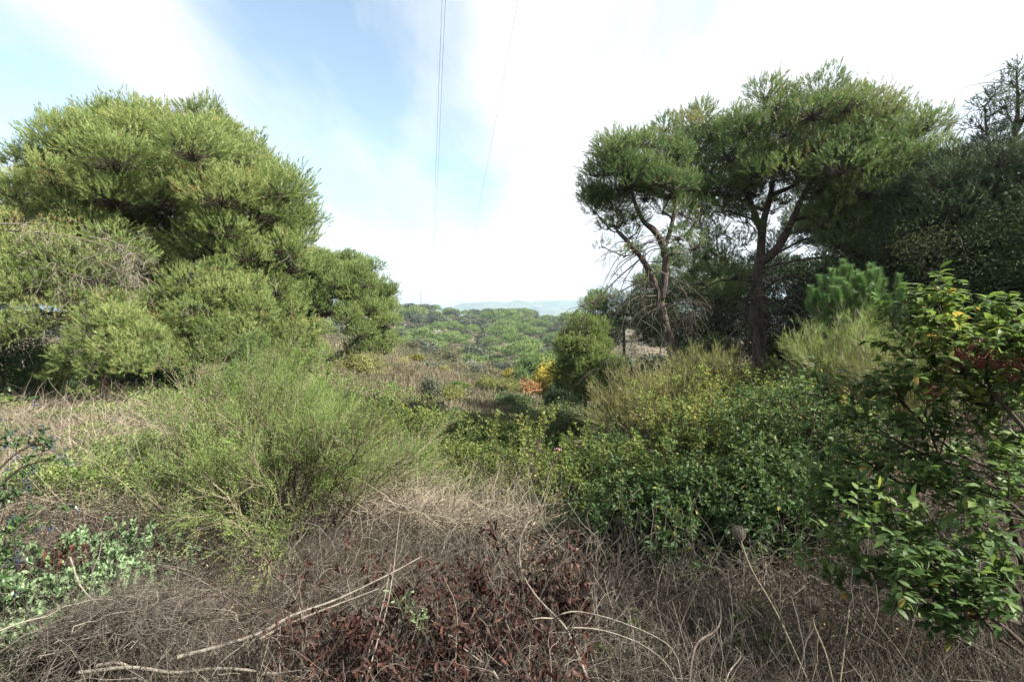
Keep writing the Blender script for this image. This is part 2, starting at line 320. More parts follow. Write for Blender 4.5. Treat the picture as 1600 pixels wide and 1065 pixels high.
# ================================================================ the ground, one sheet out to the horizon
def build_ground():
    rs=np.concatenate([[0.05],np.geomspace(.6,12000,240)]); th=np.linspace(-pi,pi,289)[:-1]
    # finer bearings to the front
    th=np.sort(np.concatenate([th,np.linspace(-.9,.9,260)])); R,T=np.meshgrid(rs,th,indexing='ij')
    x=R*np.sin(T); y=R*np.cos(T); z=gz(x,y); n,m=R.shape
    i=np.arange(n*m).reshape(n,m); nx=np.roll(i,-1,axis=1)
    q=np.stack([i[:-1],i[1:],nx[1:],nx[:-1]],-1)
    mb=MB(); mb.add(np.stack([x,y,z],-1),quads=q)
    m_,nt=newmat('earth_and_litter'); N=nt.nodes; Lk=nt.links
    g=N.new('ShaderNodeNewGeometry')
    def nz(s,d=6):
        n=N.new('ShaderNodeTexNoise'); n.inputs['Scale'].default_value=s; n.inputs['Detail'].default_value=d; n.inputs['Roughness'].default_value=.65; Lk.new(g.outputs['Position'],n.inputs['Vector']); return n.outputs[0]
    a=ramp(nt,[(.3,(.035,.026,.018)),(.5,(.075,.058,.04)),(.72,(.14,.115,.08))],nz(9,8))
    b=ramp(nt,[(.35,(.05,.055,.028)),(.5,(.15,.125,.085)),(.66,(.25,.20,.15))],nz(.07,8))
    mx=N.new('ShaderNodeMixRGB'); mx.inputs[0].default_value=.5; Lk.new(a,mx.inputs[1]); Lk.new(b,mx.inputs[2])
    p=N.new('ShaderNodeBsdfPrincipled'); p.inputs['Roughness'].default_value=.95; p.inputs['Specular IOR Level'].default_value=.1; Lk.new(mx.outputs[0],p.inputs['Base Color'])
    bp=N.new('ShaderNodeBump'); bp.inputs['Strength'].default_value=.8; bp.inputs['Distance'].default_value=.04; Lk.new(nz(30,6),bp.inputs['Height']); Lk.new(bp.outputs[0],p.inputs['Normal'])
    o=N.new('ShaderNodeOutputMaterial'); Lk.new(p.outputs[0],o.inputs[0])
    tag(put('ground',mb,m_),kind='structure')
build_ground()
def ridge(name, D0, D1, prof, depth_n=40, amp=30, seed=0, cols=((.05,.065,.035),(.12,.12,.08))):
    """a mountain range as a real relief: crest heights prof=[(px,py)...] seen at distance D1, feet at D0"""
    px=np.linspace(prof[0][0],prof[-1][0],260); py=np.interp(px,[p[0] for p in prof],[p[1] for p in prof])
    py=py+(vnoise(px,px*0+seed,22)-.5)*3+(vnoise(px,px*0+seed,7)-.5)*1.2
    t=np.concatenate([np.linspace(0,1,depth_n),np.linspace(1.03,1.5,12)]); P_,T_=np.meshgrid(np.arange(len(px)),t)
    D=D0+(D1-D0)*T_; x=(px[P_]-CX)/F*D
    crest=EYE+(HY-py[P_])/F*D1
    prf=np.where(T_<=1,np.sin(np.clip(T_,0,1)*pi/2)**.8,1-(T_-1)*1.6)
    z=-60+(crest+60)*prf+(vnoise(x,D,(D1-D0)/7)-.5)*amp*np.sin(np.clip(T_,0,1)*pi)*2+(vnoise(x,D*.5,(D1-D0)/22)-.5)*amp*.8*np.clip(1-np.abs(T_-.6)*2,0,1)
    n,m=x.shape; i=np.arange(n*m).reshape(n,m); mb=MB(); mb.add(np.stack([x,D,z],-1),quads=np.stack([i[:-1,:-1],i[:-1,1:],i[1:,1:],i[1:,:-1]],-1))
    mt,nt=newmat(name+'_forest'); N=nt.nodes; Lk=nt.links; g=N.new('ShaderNodeNewGeometry'); nz=N.new('ShaderNodeTexNoise'); nz.inputs['Scale'].default_value=.012; nz.inputs['Detail'].default_value=8; nz.inputs['Roughness'].default_value=.7
    Lk.new(g.outputs['Position'],nz.inputs['Vector']); c=ramp(nt,[(.4,cols[0]),(.62,cols[1]),(.72,(.3,.27,.22))],nz.outputs[0]); p=N.new('ShaderNodeBsdfPrincipled'); p.inputs['Roughness'].default_value=1; Lk.new(c,p.inputs['Base Color'])
    o=N.new('ShaderNodeOutputMaterial'); Lk.new(p.outputs[0],o.inputs[0]); tag(put(name,mb,mt),kind='structure')
ridge('mountains',2700,3900,[(-700,500),(-200,488),(300,484),(620,487),(690,481),(760,474),(850,472),(900,470),(1000,478),(1200,470),(1700,480),(2300,500)],amp=32)
ridge('hills',1300,1750,[(-600,512),(400,508),(760,506),(840,500),(880,491),(915,486),(960,492),(1100,488),(1500,500),(2200,512)],amp=16,seed=5)
# the air between here and the far hills
def build_haze():
    z0,z1=-75.,150.; s=9500.; y0,y1=-60.,6200.; x0,x1=-7000.,7000.
    V=[(x,y,z) for z in (z0,z1) for y in (y0,y1) for x in (x0,x1)]
    mb=MB(); mb.add(V,quads=[(0,2,3,1),(4,5,7,6),(0,1,5,4),(2,6,7,3),(0,4,6,2),(1,3,7,5)])
    m,nt=newmat('haze_air'); v=nt.nodes.new('ShaderNodeVolumePrincipled'); v.inputs['Density'].default_value=HAZE; v.inputs['Color'].default_value=(.55,.78,1,1); v.inputs['Anisotropy'].default_value=.2
    o=nt.nodes.new('ShaderNodeOutputMaterial'); nt.links.new(v.outputs[0],o.inputs['Volume'])
    ob=put('haze',mb,m); tag(ob,kind='stuff'); ob.data.attributes.remove(ob.data.attributes['tint'])
HAZE=2.1e-4
build_haze()
# ================================================================ pines
def dome(c, r, n, rc, zmin=-.15, shell=(.72,.95), tries=40, fill=.25, pw=1., gap=.95):
    """clump centres spread over a dome: c centre, r radii, n clumps of radius rc"""
    c=A(c,float); r=A(r,float); out=[]
    for _ in range(n*tries):
        d=rnd3(1)[0]
        if d[2]<zmin: continue
        d=np.sign(d)*np.abs(d)**pw
        s=rng.uniform(*shell) if rng.random()>fill else rng.uniform(.3,.7)
        p=c+d*r*s
        if all(np.linalg.norm((p-q[0]))>rc*gap for q in out): out.append((p,rc*rng.uniform(.7,1.35)))
        if len(out)>=n: break
    return out
def limbs(trunks, tips, r_tip=.012, expo=.5, lift=.25, cap=.14):
    """joins every clump centre to the trunks by a branching system; returns polylines + radii"""
    nodes=[]; par=[]
    for tr in trunks:
        for p in tr: nodes.append(p[:3]); par.append(-1)
    nodes=list(map(A,nodes)); segs=[]; top=A(nodes)
    order=sorted(range(len(tips)), key=lambda k: np.min(np.linalg.norm(top-tips[k],axis=1)))
    for k in order:
        t=A(tips[k]); Nn=A(nodes); d=np.linalg.norm(Nn-t,axis=1)+1.3*np.maximum(0,Nn[:,2]-t[2]+.15)
        j=int(np.argmin(d)); a=Nn[j]; L=np.linalg.norm(t-a)
        mid=(a+t)/2+A([0,0,-lift*.35*L])+rng.normal(size=3)*.07*L
        P=catmull([a,mid,t],8); ids=[]; pv=j
        for q in P[1:]:
            nodes.append(q); par.append(pv); pv=len(nodes)-1; ids.append(pv)
        segs.append((j,ids,P))
    load=np.zeros(len(nodes))
    for j,ids,P in segs:
        k=ids[-1]
        while k!=-1: load[k]+=1; k=par[k]
    PP=A([s[2] for s in segs]); RR_=[]
    for j,ids,P in segs:
        l=np.concatenate([[load[ids[0]]],load[ids]]); RR_.append(np.minimum(r_tip*l**expo+.004,cap))
    return PP, A(RR_)
def dropping(P,n,**k): return spawn(P,n,**k)
def trunk_mesh(mb, paths, K=26, sides=10, rough=.06):
    for tr in paths:
        tr=A(tr,float); c=catmull(tr[:,:3],K); r=np.interp(np.linspace(0,len(tr)-1,K),np.arange(len(tr)),tr[:,3])
        r=r*(1+rng.normal(size=K)*rough)
        tubes(mb,c,r,sides)
def needle_clumps(nb, tb, clumps, dens=42, nn=16, sl=.17, nl=.1, nw=.009, zlow=-.35, tintb=.45, twigs=.5, up=.55, flat=.8, skirt=0.):
    """cushions of upright needle shoots on fine twigs. nb needles, tb twigs"""
    dens=dens*1.3; sl=sl*.86; nl=nl*.82
    for c,rc in clumps:
        n=int(dens*2*pi*rc*rc*(1+.35)); d=rnd3(int(n*1.6)); d=d[(d[:,2]>zlow+skirt*rng.normal(size=len(d))*.1)][:n]; n=len(d)
        lob=1+.22*np.sin(d@rnd3(1)[0]*5+rng.uniform(0,6))+.16*np.sin(d@rnd3(1)[0]*8+rng.uniform(0,6))
        rr=rc*lob*rng.uniform(.72,1.04,n); S=c+d*A([1,1,flat])*rr[:,None]
        ax=nrm(d*.6+A([0,0,up])+rng.normal(size=(n,3))*.25); L=sl*rng.uniform(.6,1.6,n)
        idx=np.repeat(np.arange(n),nn); u=rng.uniform(0,1,n*nn); 
        B=S[idx]+ax[idx]*(L[idx]*u)[:,None]; pr=nrm(np.cross(ax[idx],rnd3(len(idx))))
        D=nrm(ax[idx]*(.7+.5*u)[:,None]+pr*.62)
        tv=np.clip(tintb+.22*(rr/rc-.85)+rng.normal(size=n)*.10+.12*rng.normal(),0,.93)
        tv=np.where(rng.random(n)<.012,1,tv)
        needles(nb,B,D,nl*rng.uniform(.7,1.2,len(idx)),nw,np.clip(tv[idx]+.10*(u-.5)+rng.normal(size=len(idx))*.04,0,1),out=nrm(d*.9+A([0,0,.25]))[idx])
        m=int(n*twigs)
        if m:
            j=rng.choice(n,m,replace=False); a=c+rnd3(m)*rc*.12+A([0,0,-.25*rc]); e=S[j]
            md=(a+e)/2+rng.normal(size=(m,3))*.06*rc-A([0,0,.1*rc])
            ribbons(tb,np.stack([a,md,e],1),.011,rng.uniform(.1,.6,m))
def pine(name,label,base,trunks,clumps,needle='pine_sun',bark='bark',group=None,cat='pine tree',r_tip=.012,dead=None,lift=.25,cap=.14,**kw):
    e=empty(name,base,label,cat,group)
    tm=MB(); trunk_mesh(tm,trunks); o=put('trunk',tm,M[bark],e)
    lm=MB(); P,R=limbs([catmull(A(t)[:,:3],24)[6:] for t in trunks],[c for c,_ in clumps],r_tip,lift=lift,cap=cap); tubes(lm,P,R,6)
    put('limbs',lm,M[bark],e)
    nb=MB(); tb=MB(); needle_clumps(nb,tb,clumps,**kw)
    put('crown',nb,M[needle],e)
    if tb.n: put('twigs',tb,M['twig_brown'],e)
    if dead is not None:
        db=MB(); dead(db,P,trunks); put('dead_branches',db,M['twig_grey'],e)
    return e
def hanging(P,n,L,t=(.2,.95),grav=.12,ang=(40,95),r=.009,sub=4,tint=(.35,1),K=9,mb=None,fine=.006,up=.1):
    """bare dead boughs that droop, with finer twigs"""
    a,_,_=spawn(P,n,t,L,ang,up,K,.13,grav,taper=.2)
    tubes(mb,a,taperR(r,r*.25,len(a),K),4,rng.uniform(*tint,len(a)))
    b,_,_=spawn(a,sub,(.2,1),L*.38,(20,65),0,5,.16,grav*.8,taper=.3); ribbons(mb,b,fine*1.3,rng.uniform(*tint,len(b)))
    c,_,_=spawn(b,2,(.2,1),L*.16,(20,60),0,4,.2,grav*.5); ribbons(mb,c,fine,rng.uniform(*tint,len(c)))
def T(*pts): return [list(W(px,py,D))+[r] for px,py,D,r in pts]
def gW(px,D,dz=0.):
    x=(px-CX)/F*D; return A([x,D,float(gz(x,D))+dz])
def TG(px0,D0,r0,*pts):
    g=gW(px0,D0,-.15); return [list(g)+[r0]]+T(*pts)

def build_left_pines():
    # the big umbrella pine
    D=16.5; cl=dome(W(268,355,D),(3.62,3.6,3.45),135,.62,zmin=-.08,fill=.12,pw=.93,gap=1.2,shell=(.70,1.0))
    for px,py,d,r in [(415,395,15.6,.95),(445,350,16,.9),(380,350,15.2,1.0),(455,415,16,.75),(330,385,14.2,.8),(350,310,13.4,.9),
                      (105,300,15.5,.8),(130,330,15.8,.8),(75,275,16,.6),(410,440,16,.65),(180,250,12.9,.85),(440,300,15.5,.9),(300,235,12.9,.8),(120,225,14,.85),(400,330,14.5,.8),(420,300,14.5,.8),(465,375,15.8,.6),(470,345,16,.6),(440,390,15,.6),(395,430,15.2,.7),(430,455,15.6,.6),(380,400,14.4,.6),(350,360,13.6,.6)]:
        cl.append((W(px,py,d),r))
    tr=[TG(252,16.5,.30,(255,540,16.5,.27),(250,470,16.5,.24),(262,400,16.5,.21),(256,350,16.4,.17),(235,300,16.4,.12),(225,260,16.4,.07)),
        T((258,385,16.5,.17),(290,345,16.2,.13),(330,310,16,.09),(370,280,16,.06)),
        T((254,380,16.5,.15),(215,345,16.2,.11),(170,325,16,.08),(120,300,15.8,.05)),
        T((260,410,16.5,.13),(330,400,16,.1),(390,385,15.8,.07),(430,390,15.8,.05))]
    def dead(mb,P,trk):
        hanging(P[:60],1,1.5,mb=mb,grav=.05,r=.012,fine=.008)
        hanging(catmull(A(trk[0])[:,:3],30)[None][:,6:20],16,2.2,mb=mb,grav=.1,r=.02,fine=.01)
    pine('umbrella_pine','big umbrella pine with a wide sunlit dome, tallest tree of the left side',tr[0][0][:3],tr,cl,'pine_sun','bark',dens=62,nn=26,sl=.23,nl=.11,nw=.0125,tintb=.55,dead=dead,r_tip=.011)
    # second pine further back
    D=30; cl=dome(W(520,470,D),(3.4,3.0,2.7),90,.62,zmin=-.3,fill=.12,gap=1.15,shell=(.7,1.0))
    for px,py,d,r in [(575,520,29,.9),(590,490,29.5,.85),(560,545,28.5,.7),(600,525,29.5,.6),(450,440,30,.9),(460,490,30.5,.8),(540,560,29,.5),(480,430,28,.9),(600,550,29.8,.5),(440,480,27,.8),(600,505,29,.8),(608,535,29,.6),(585,545,28.6,.7),(560,520,27.5,.8),(545,500,27.2,.8),(480,470,28,.8),(465,455,28,.8),(440,425,29,.8),(505,420,28,.8),(550,430,28.5,.8)]: cl.append((W(px,py,d),r))
    tr=[TG(488,30,.30,(490,530,30,.26),(492,505,30,.22),(505,485,30,.16),(508,462,30,.1)),T((494,500,30,.16),(520,488,29.6,.12),(545,478,29.2,.08),(570,480,29,.05)),T((492,510,30,.13),(470,480,30,.09),(450,460,30,.05))]
    pine('umbrella_pine','rounded green pine behind the big umbrella pine, at the top of the pale slope',tr[0][0][:3],tr,cl,'pine_sun','bark',dens=60,nn=13,sl=.22,nl=.14,nw=.022,tintb=.42,r_tip=.016)
    # pine with many grey dead boughs at the left edge
    cl=[]
    for px,py,d,r in [(-90,350,14,1.0),(-40,330,14.5,.9),(10,330,14,.9),(60,345,13.5,.8),(-60,400,12.5,1.0),(0,390,12.5,.8),(60,400,12.4,.7),(120,360,13.2,.7),(150,345,13.3,.45),(175,375,13,.6),(-100,460,12,.9),(-20,460,11.6,.7),(40,455,11.8,.6),(110,420,12.2,.65),(160,430,12.3,.55),(200,400,12.8,.5),
                      (-140,370,13,1.1),(120,470,11.9,.5),(70,500,11.8,.55),(180,480,12.2,.4),(20,515,11.5,.5),(-50,520,11.4,.7),(90,385,12.6,.6),(30,360,13,.7),(140,395,12.7,.5),(10,430,11.9,.6)]: cl.append((W(px,py,d),r))
    tr=[TG(-150,13.6,.24,(-140,480,13.6,.2),(-120,400,13.6,.16),(-100,340,13.8,.1)),T((-135,460,13.6,.13),(-20,420,13,.09),(90,400,12.8,.06),(170,400,12.8,.03)),T((-130,430,13.6,.11),(-40,370,13,.07),(60,350,13.3,.04)),T((-140,490,13.6,.10),(0,490,12.4,.07),(120,490,12.2,.03))]
    def dead(mb,P,trk):
        for k,(a,b) in enumerate([((10,360),(215,400)),((60,445),(210,385)),((0,420),(150,440)),((90,460),(225,420)),((0,350),(80,375)),((120,400),(225,450)),((30,500),(190,520)),((0,445),(120,450)),((140,370),(225,410)),((-20,400),(90,420))]):
            d=12.1-.1*(k%4); p0=W(*a,d); p1=W(*b,d-.2); C=catmull([p0,(p0+p1)/2+A([0,0,.15]),p1],10)
            tubes(mb,C,np.linspace(.022,.006,10),5,.8); hanging(C[None],16,.75,mb=mb,grav=.14,r=.007,fine=.008,tint=(.5,1),t=(.05,1),sub=5)
        hanging(P,2,1.1,mb=mb,grav=.2,r=.008,fine=.008,tint=(.4,.9))
    pine('pine_tree','pale green pine hung with grey dead boughs, cut by the left edge of the photo',tr[0][0][:3],tr,cl,'pine_sun','bark',dens=95,nn=15,sl=.17,nl=.10,nw=.011,tintb=.6,dead=dead,r_tip=.012,zlow=-.6)
    # low young pines in front of the trunk
    def low(name,label,px,D,cls,needle='pine_sun',tb=.6,**kw):
        cl=[(W(a,b,d),r) for a,b,d,r in cls]; topz=max(c[2] for c,_ in cl); g=gW(px,D,-.1)
        tr=[[list(g)+[.09],[g[0]+.05,g[1],g[2]+.45*(topz-g[2]),.06],[g[0]-.04,g[1]+.05,g[2]+.9*(topz-g[2]),.03]]]
        d=dict(dens=150,nn=16,sl=.15,nl=.095,nw=.010,tintb=tb,zlow=-.7); d.update(kw)
        return pine(name,label,g,tr,cl,needle,'bark',r_tip=.009,lift=.1,**d)
    low('young_pine','broad young pine sweeping down to the right under the big umbrella pine',300,13.8,
        [(240,385,14.2,.42),(262,420,13.9,.55),(300,445,13.5,.6),(345,425,13.8,.5),(350,460,13.4,.6),(310,490,13,.6),(385,460,13.8,.55),(400,490,13.6,.5),(265,470,13.4,.55),(285,520,13,.55),(340,520,12.9,.5),(375,515,13.2,.45),(315,555,12.8,.5),(270,560,12.8,.5),(350,550,12.9,.42),(230,430,14,.45),(300,400,14.2,.4),(250,520,12.9,.5),(232,480,13.4,.5)],tb=.62)
    low('young_pine','bushy young pine reaching the pale slope, in front of the rounded pine',455,17,
        [(430,455,17,.6),(450,490,16.8,.6),(470,520,16.6,.6),(490,545,16.8,.45),(440,525,16.4,.55),(420,500,16.6,.6),(465,555,16.4,.55),(500,515,17.2,.4),(415,470,17,.6),(435,560,16.2,.55),(485,575,16.6,.4),(400,535,16,.6)],tb=.58,dens=100,nw=.014)
    low('young_pine','rounded young pine low at the foot of the left pines, between dark shrubs',160,11.6,
        [(170,475,11.8,.32),(150,495,11.6,.36),(195,500,11.5,.38),(140,530,11.3,.38),(180,540,11.1,.40),(225,530,11.5,.38),(115,560,11.3,.34),(155,575,11,.36),(205,570,11,.38),(240,560,11.4,.34),(180,505,11.3,.36),(95,585,11.5,.26)],tb=.55,dens=190)
    low('young_pine','fresh green pine sapling behind the tall green broom',395,12.6,
        [(400,535,12.6,.28),(385,555,12.5,.33),(415,570,12.4,.33),(400,590,12.3,.4),(375,595,12.3,.35),(430,600,12.4,.32),(405,625,12.2,.4),(360,625,12.2,.36),(440,630,12.2,.33)],'pine_green',.75,dens=190)
build_left_pines()
def build_left_back():
    for px,py,D,r,n,lab in [(-90,400,26,(3.4,2.5,3.2),60,'dull green pine behind the pine with dead boughs, at the left edge'),(110,430,27,(4.2,2.5,2.6),60,'shaded pine seen between the big umbrella pine trunk and the left edge'),
                            (300,440,30,(4.5,2.5,3),60,'shaded pine behind the trunk of the big umbrella pine'),(410,480,34,(3.4,2.5,2.6),45,'pine closing the gap between the big umbrella pine and the rounded one behind')]:
        cl=dome(W(px,py,D),r,n,.75,zmin=-.7,fill=.1); g=gW(px,D,-.1); c=W(px,py,D); tr=[[list(g)+[.16],list(g*.5+c*.5)+[.12],list(c+A([0,0,r[2]*.6]))+[.03]]]
        pine('pine_tree',lab,g,tr,cl,'pine_green','bark_dark',dens=55,nn=12,sl=.22,nl=.13,nw=.022,tintb=.5,zlow=-.7)
build_left_back()

def build_right_pines():
    D=14.
    cl=dome(W(1235,285,D),(2.65,2.4,2.15),92,.46,zmin=-.15,fill=.15,pw=.82,gap=1.12,shell=(.7,1.0))
    cl+=dome(W(1365,285,D-.8),(1.45,1.6,2.2),52,.46,zmin=-.6,fill=.15)
    for px,py,d,r in [(1065,262,13.6,.34),(1100,180,14,.4),(1120,215,13.8,.45),(1100,320,13.4,.36),(1070,300,13.5,.36),(1050,240,13.6,.4),(1075,200,13.4,.45),(1045,290,13.2,.35),(1090,350,13.3,.4),(1120,365,13.3,.35),(1140,300,13.2,.35),(1100,400,13.3,.36),(1080,420,13.2,.3),(1150,460,13.5,.32),(1125,465,13.5,.35),(1165,345,13.3,.28),(1085,195,14,.45),(1080,230,14,.5),(1075,275,13.6,.45),(1110,300,13.5,.42),(1140,330,13.6,.4),(1180,300,13.4,.42),(1290,290,12.6,.6),(1300,330,12.5,.55),(1330,350,12.4,.5),(1275,250,12.6,.55),(1400,220,13.2,.55),(1430,200,13.4,.5),(1300,400,12.6,.22),(1285,412,12.5,.2),
                      (1130,400,13.6,.42),(1115,425,13.5,.42),(1150,430,13.4,.35),(1095,440,13.6,.35),(1180,360,13.5,.28),(1160,380,13.5,.3),(1320,300,12.3,.5),(1360,250,12.2,.5),(1310,380,12.5,.42),(1345,395,12.6,.4),(1380,370,12.7,.45),(1400,340,12.7,.5),(1285,350,12.5,.35),(1420,260,12.9,.5),(1340,215,12.4,.5),(1390,300,12.5,.45)]: cl.append((W(px,py,d),r))
    tr=[TG(1188,14,.21,(1186,540,14,.17),(1182,480,14,.16),(1184,425,14,.155),(1188,405,14,.125),(1192,350,13.9,.09),(1205,300,13.9,.07),(1208,250,13.9,.06),(1195,200,13.9,.04)),
        T((1186,412,14,.12),(1215,388,13.8,.11),(1240,340,13.6,.085),(1258,300,13.5,.065),(1300,240,13.3,.05)),
        T((1190,362,13.9,.09),(1165,300,13.9,.07),(1140,255,13.9,.05),(1120,210,13.9,.03)),
        T((1204,305,13.9,.07),(1240,290,13.6,.05),(1265,270,13.4,.03)),
        T((1196,330,13.9,.05),(1150,310,13.9,.04),(1090,300,13.9,.025),(1050,295,13.8,.015))]
    def dead(mb,P,trk):
        C=catmull(A(trk[0])[:,:3],30)
        hanging(C[None,3:12],26,1.9,mb=mb,grav=.22,r=.018,fine=.008,ang=(50,100),tint=(.25,.8))
        hanging(C[None,4:12],10,2.4,mb=mb,grav=.05,r=.026,fine=.008,ang=(60,100),tint=(.2,.6))
        hanging(P,1,.9,mb=mb,grav=.16,r=.008,fine=.006,tint=(.1,.5))
        for pts in [[(1215,395,13.6),(1262,372,13.3),(1300,372,13),(1345,400,12.8),(1385,440,12.8)],[(1188,455,14),(1230,432,13.6),(1290,445,13.2),(1340,425,13)],[(1186,480,14),(1240,462,13.5),(1300,425,13.2),(1330,430,13)],[(1184,500,14),(1230,480,13.4),(1262,460,13.2)],[(1182,520,14),(1225,500,13.2),(1300,470,13)],[(1182,440,14),(1130,438,13.5),(1080,462,13.2)],[(1180,470,14),(1110,462,13.4),(1030,455,13)],
                    [(1184,470,13.8),(1178,510,13.6),(1150,560,13.4),(1140,590,13.3)],[(1188,480,13.8),(1196,530,13.6),(1192,590,13.5)],[(1180,440,13.8),(1165,475,13.6),(1172,520,13.5),(1150,575,13.4)]]:
            C=catmull([W(*p) for p in pts],14); tubes(mb,C,np.linspace(.036,.01,14),6,.35); hanging(C[None],9,.9,mb=mb,grav=.2,r=.008,fine=.006,tint=(.3,.8),t=(.2,1))
    pine('umbrella_pine','tall forked umbrella pine with an open dark crown, tallest tree on the right',tr[0][0][:3],tr,cl,'pine_green','bark_dark',dens=58,nn=24,sl=.21,nl=.10,nw=.0105,tintb=.6,zlow=-.35,dead=dead,r_tip=.009,twigs=.6)
    # leaning two-stemmed pine left of it
    D=12.5
    cl=dome(W(995,290,D),(1.25,1.3,1.3),46,.34,zmin=-.4,fill=.15)
    for px,py,d,r in [(930,330,12.2,.26),(950,355,12.2,.22),(925,305,12.2,.24),(975,345,12.1,.26),(1000,350,12.1,.2),(965,325,12.1,.28),(1035,330,12.1,.24),(940,385,12.0,.12),(1065,330,12.4,.3),(935,270,12.3,.32),(925,290,12.2,.28),(940,310,12.2,.28),(1040,200,12.6,.3),(1050,225,12.6,.32),(1060,250,12.6,.34),(1075,215,12.6,.24),(1020,225,12.5,.28),(1070,290,12.6,.35),(960,350,12.2,.24),(985,370,12.2,.2),(1060,370,12.3,.3),(1085,385,12.4,.28),(1050,395,12.2,.2),(990,390,12.1,.18),(1030,300,12,.32),(1100,330,12.8,.3),(1085,350,12.7,.25),(1110,370,12.9,.25),(975,400,12,.14)]: cl.append((W(px,py,d),r))
    tr=[TG(1062,12.5,.13,(1052,550,12.5,.105),(1038,500,12.5,.10),(1030,465,12.5,.095),(1015,425,12.4,.07),(1000,400,12.3,.065),(985,382,12.2,.06),(972,368,12.1,.045)),
        T((1032,470,12.5,.10),(1040,420,12.4,.085),(1036,385,12.3,.08),(1022,360,12.3,.07),(1005,345,12.2,.06),(990,310,12.2,.04),(985,270,12.2,.03)),
        T((1038,390,12.3,.06),(1052,340,12.3,.045),(1060,280,12.4,.03),(1058,230,12.4,.02))]
    def dead(mb,P,trk):
        C=catmull(A(trk[0])[:,:3],30); C1=catmull(A(trk[1])[:,:3],30)
        hanging(C[None,4:28],34,1.5,mb=mb,grav=.2,r=.014,fine=.007,ang=(50,100),tint=(.2,.8))
        hanging(C1[None,2:14],9,1.2,mb=mb,grav=.2,r=.011,fine=.006,ang=(50,100),tint=(.2,.7))
        hanging(P,2,.6,mb=mb,grav=.14,r=.006,fine=.005,tint=(.1,.5))
        for pts in [[(1000,405,12.3),(960,440,12),(925,480,11.8),(900,520,11.7)],[(1012,430,12.4),(970,455,12),(910,478,11.7),(888,500,11.6)],[(1025,462,12.4),(985,470,12),(965,530,11.8),(920,600,11.6)],[(1030,480,12.4),(1000,500,12),(980,560,11.8)],[(1040,465,12.4),(1060,450,12.2),(1080,475,12),(1090,520,11.9),(1110,540,11.9)],[(1045,480,12.4),(1070,475,12.1),(1080,510,12)],[(1040,510,12.3),(1030,560,12),(1036,590,12)],[(1050,505,12.3),(1072,500,12.1),(1078,540,12)]]:
            C=catmull([W(*p) for p in pts],14); tubes(mb,C,np.linspace(.022,.006,14),5,.3); hanging(C[None],12,.8,mb=mb,grav=.16,r=.007,fine=.006,tint=(.25,.7),t=(.15,1))
    pine('pine_tree','leaning pine whose trunk forks low, with drooping bare boughs, left of the tall forked pine',tr[0][0][:3],tr,cl,'pine_green','bark_dark',dens=95,nn=22,sl=.18,nl=.09,nw=.0095,tintb=.5,zlow=-.45,dead=dead,r_tip=.009,twigs=.7)
    # rounded young pine by the valley
    cl=dome(W(912,545,24),(1.15,1.1,1.4),50,.38,zmin=-1,fill=.1,gap=1.1)+dome(W(930,590,23.5),(1.3,1.1,1.1),36,.36,zmin=-1,fill=.1,gap=1.1)+dome(W(890,585,24.2),(.7,.8,1.0),18,.34,zmin=-1,fill=.1)
    tr=[TG(915,24,.1,(914,560,24,.07),(915,515,24,.03))]
    pine('young_pine','rounded bright green young pine standing against the valley, left of the leaning pine',tr[0][0][:3],tr,cl,'pine_sun','bark',dens=100,nn=16,sl=.18,nl=.11,nw=.017,tintb=.42,zlow=-.8)  # stands in shadow; the lit needle colour makes it look sunlit
    cl=dome(W(880,628,38),(1.3,1.2,1.3),30,.45,zmin=-.9,fill=.1)
    tr=[TG(872,38,.1,(872,600,38,.05))]
    pine('young_pine','small dark pine in the shade just right of the yellow tree',tr[0][0][:3],tr,cl,'pine_shade','bark',dens=90,nn=10,sl=.22,nl=.14,nw=.026,tintb=.5,zlow=-.7)
    # blue-green stone pine sapling with candle-like shoots
    g=gW(1335,8.4); e=empty('young_pine',g,'young blue-green pine with thick upright shoots, behind the red-berried shrub','pine tree')
    top=W(1335,446,8.4); H=top[2]-g[2]; tm=MB(); C=catmull([g,g+A([.03,0,H*.5]),g+A([-.02,0,H*.95])],16); tubes(tm,C,np.linspace(.045,.014,16),8)
    B=[];
    for k,zf in enumerate([.5,.6,.68,.76,.84,.9]):
        nb_=6-k//2
        for j in range(nb_):
            a=2*pi*j/nb_+k*.7+rng.normal()*.15; L=(1.0-.85*(zf-.5)/.5)*.95+.1
            p0=g+A([0,0,H*zf]); P=[p0]; d=nrm(A([cos(a),sin(a),.35]))
            for s in range(7): d=nrm(d+A([0,0,.13])); P.append(P[-1]+d*L/7)
            B.append(P)
    B=A(B); Bt,_,_=spawn(B,3,(.35,.9),.46,(30,60),.6,8,.05,-.22,taper=.3); Bt=np.concatenate([Bt,[catmull([g+A([0,0,H*.6]),g+A([0,0,H*1.0])],8)]]); B2=np.concatenate([B,Bt])
    tubes(tm,B2,taperR(.012,.005,len(B2),8),4); put('trunk',tm,M['bark'],e)
    nb=MB(); pts,tg,pi_=along(B2,520,(.42,1.0)); tg=nrm(tg); pr=nrm(np.cross(tg,rnd3(len(tg)))); dd=nrm(tg*.75+pr*.8)
    needles(nb,pts,dd,rng.uniform(.07,.11,len(pts)),.0042,np.clip(rng.normal(.5,.16,len(pts)),0,1)); put('crown',nb,M['pine_blue'],e)
build_right_pines()

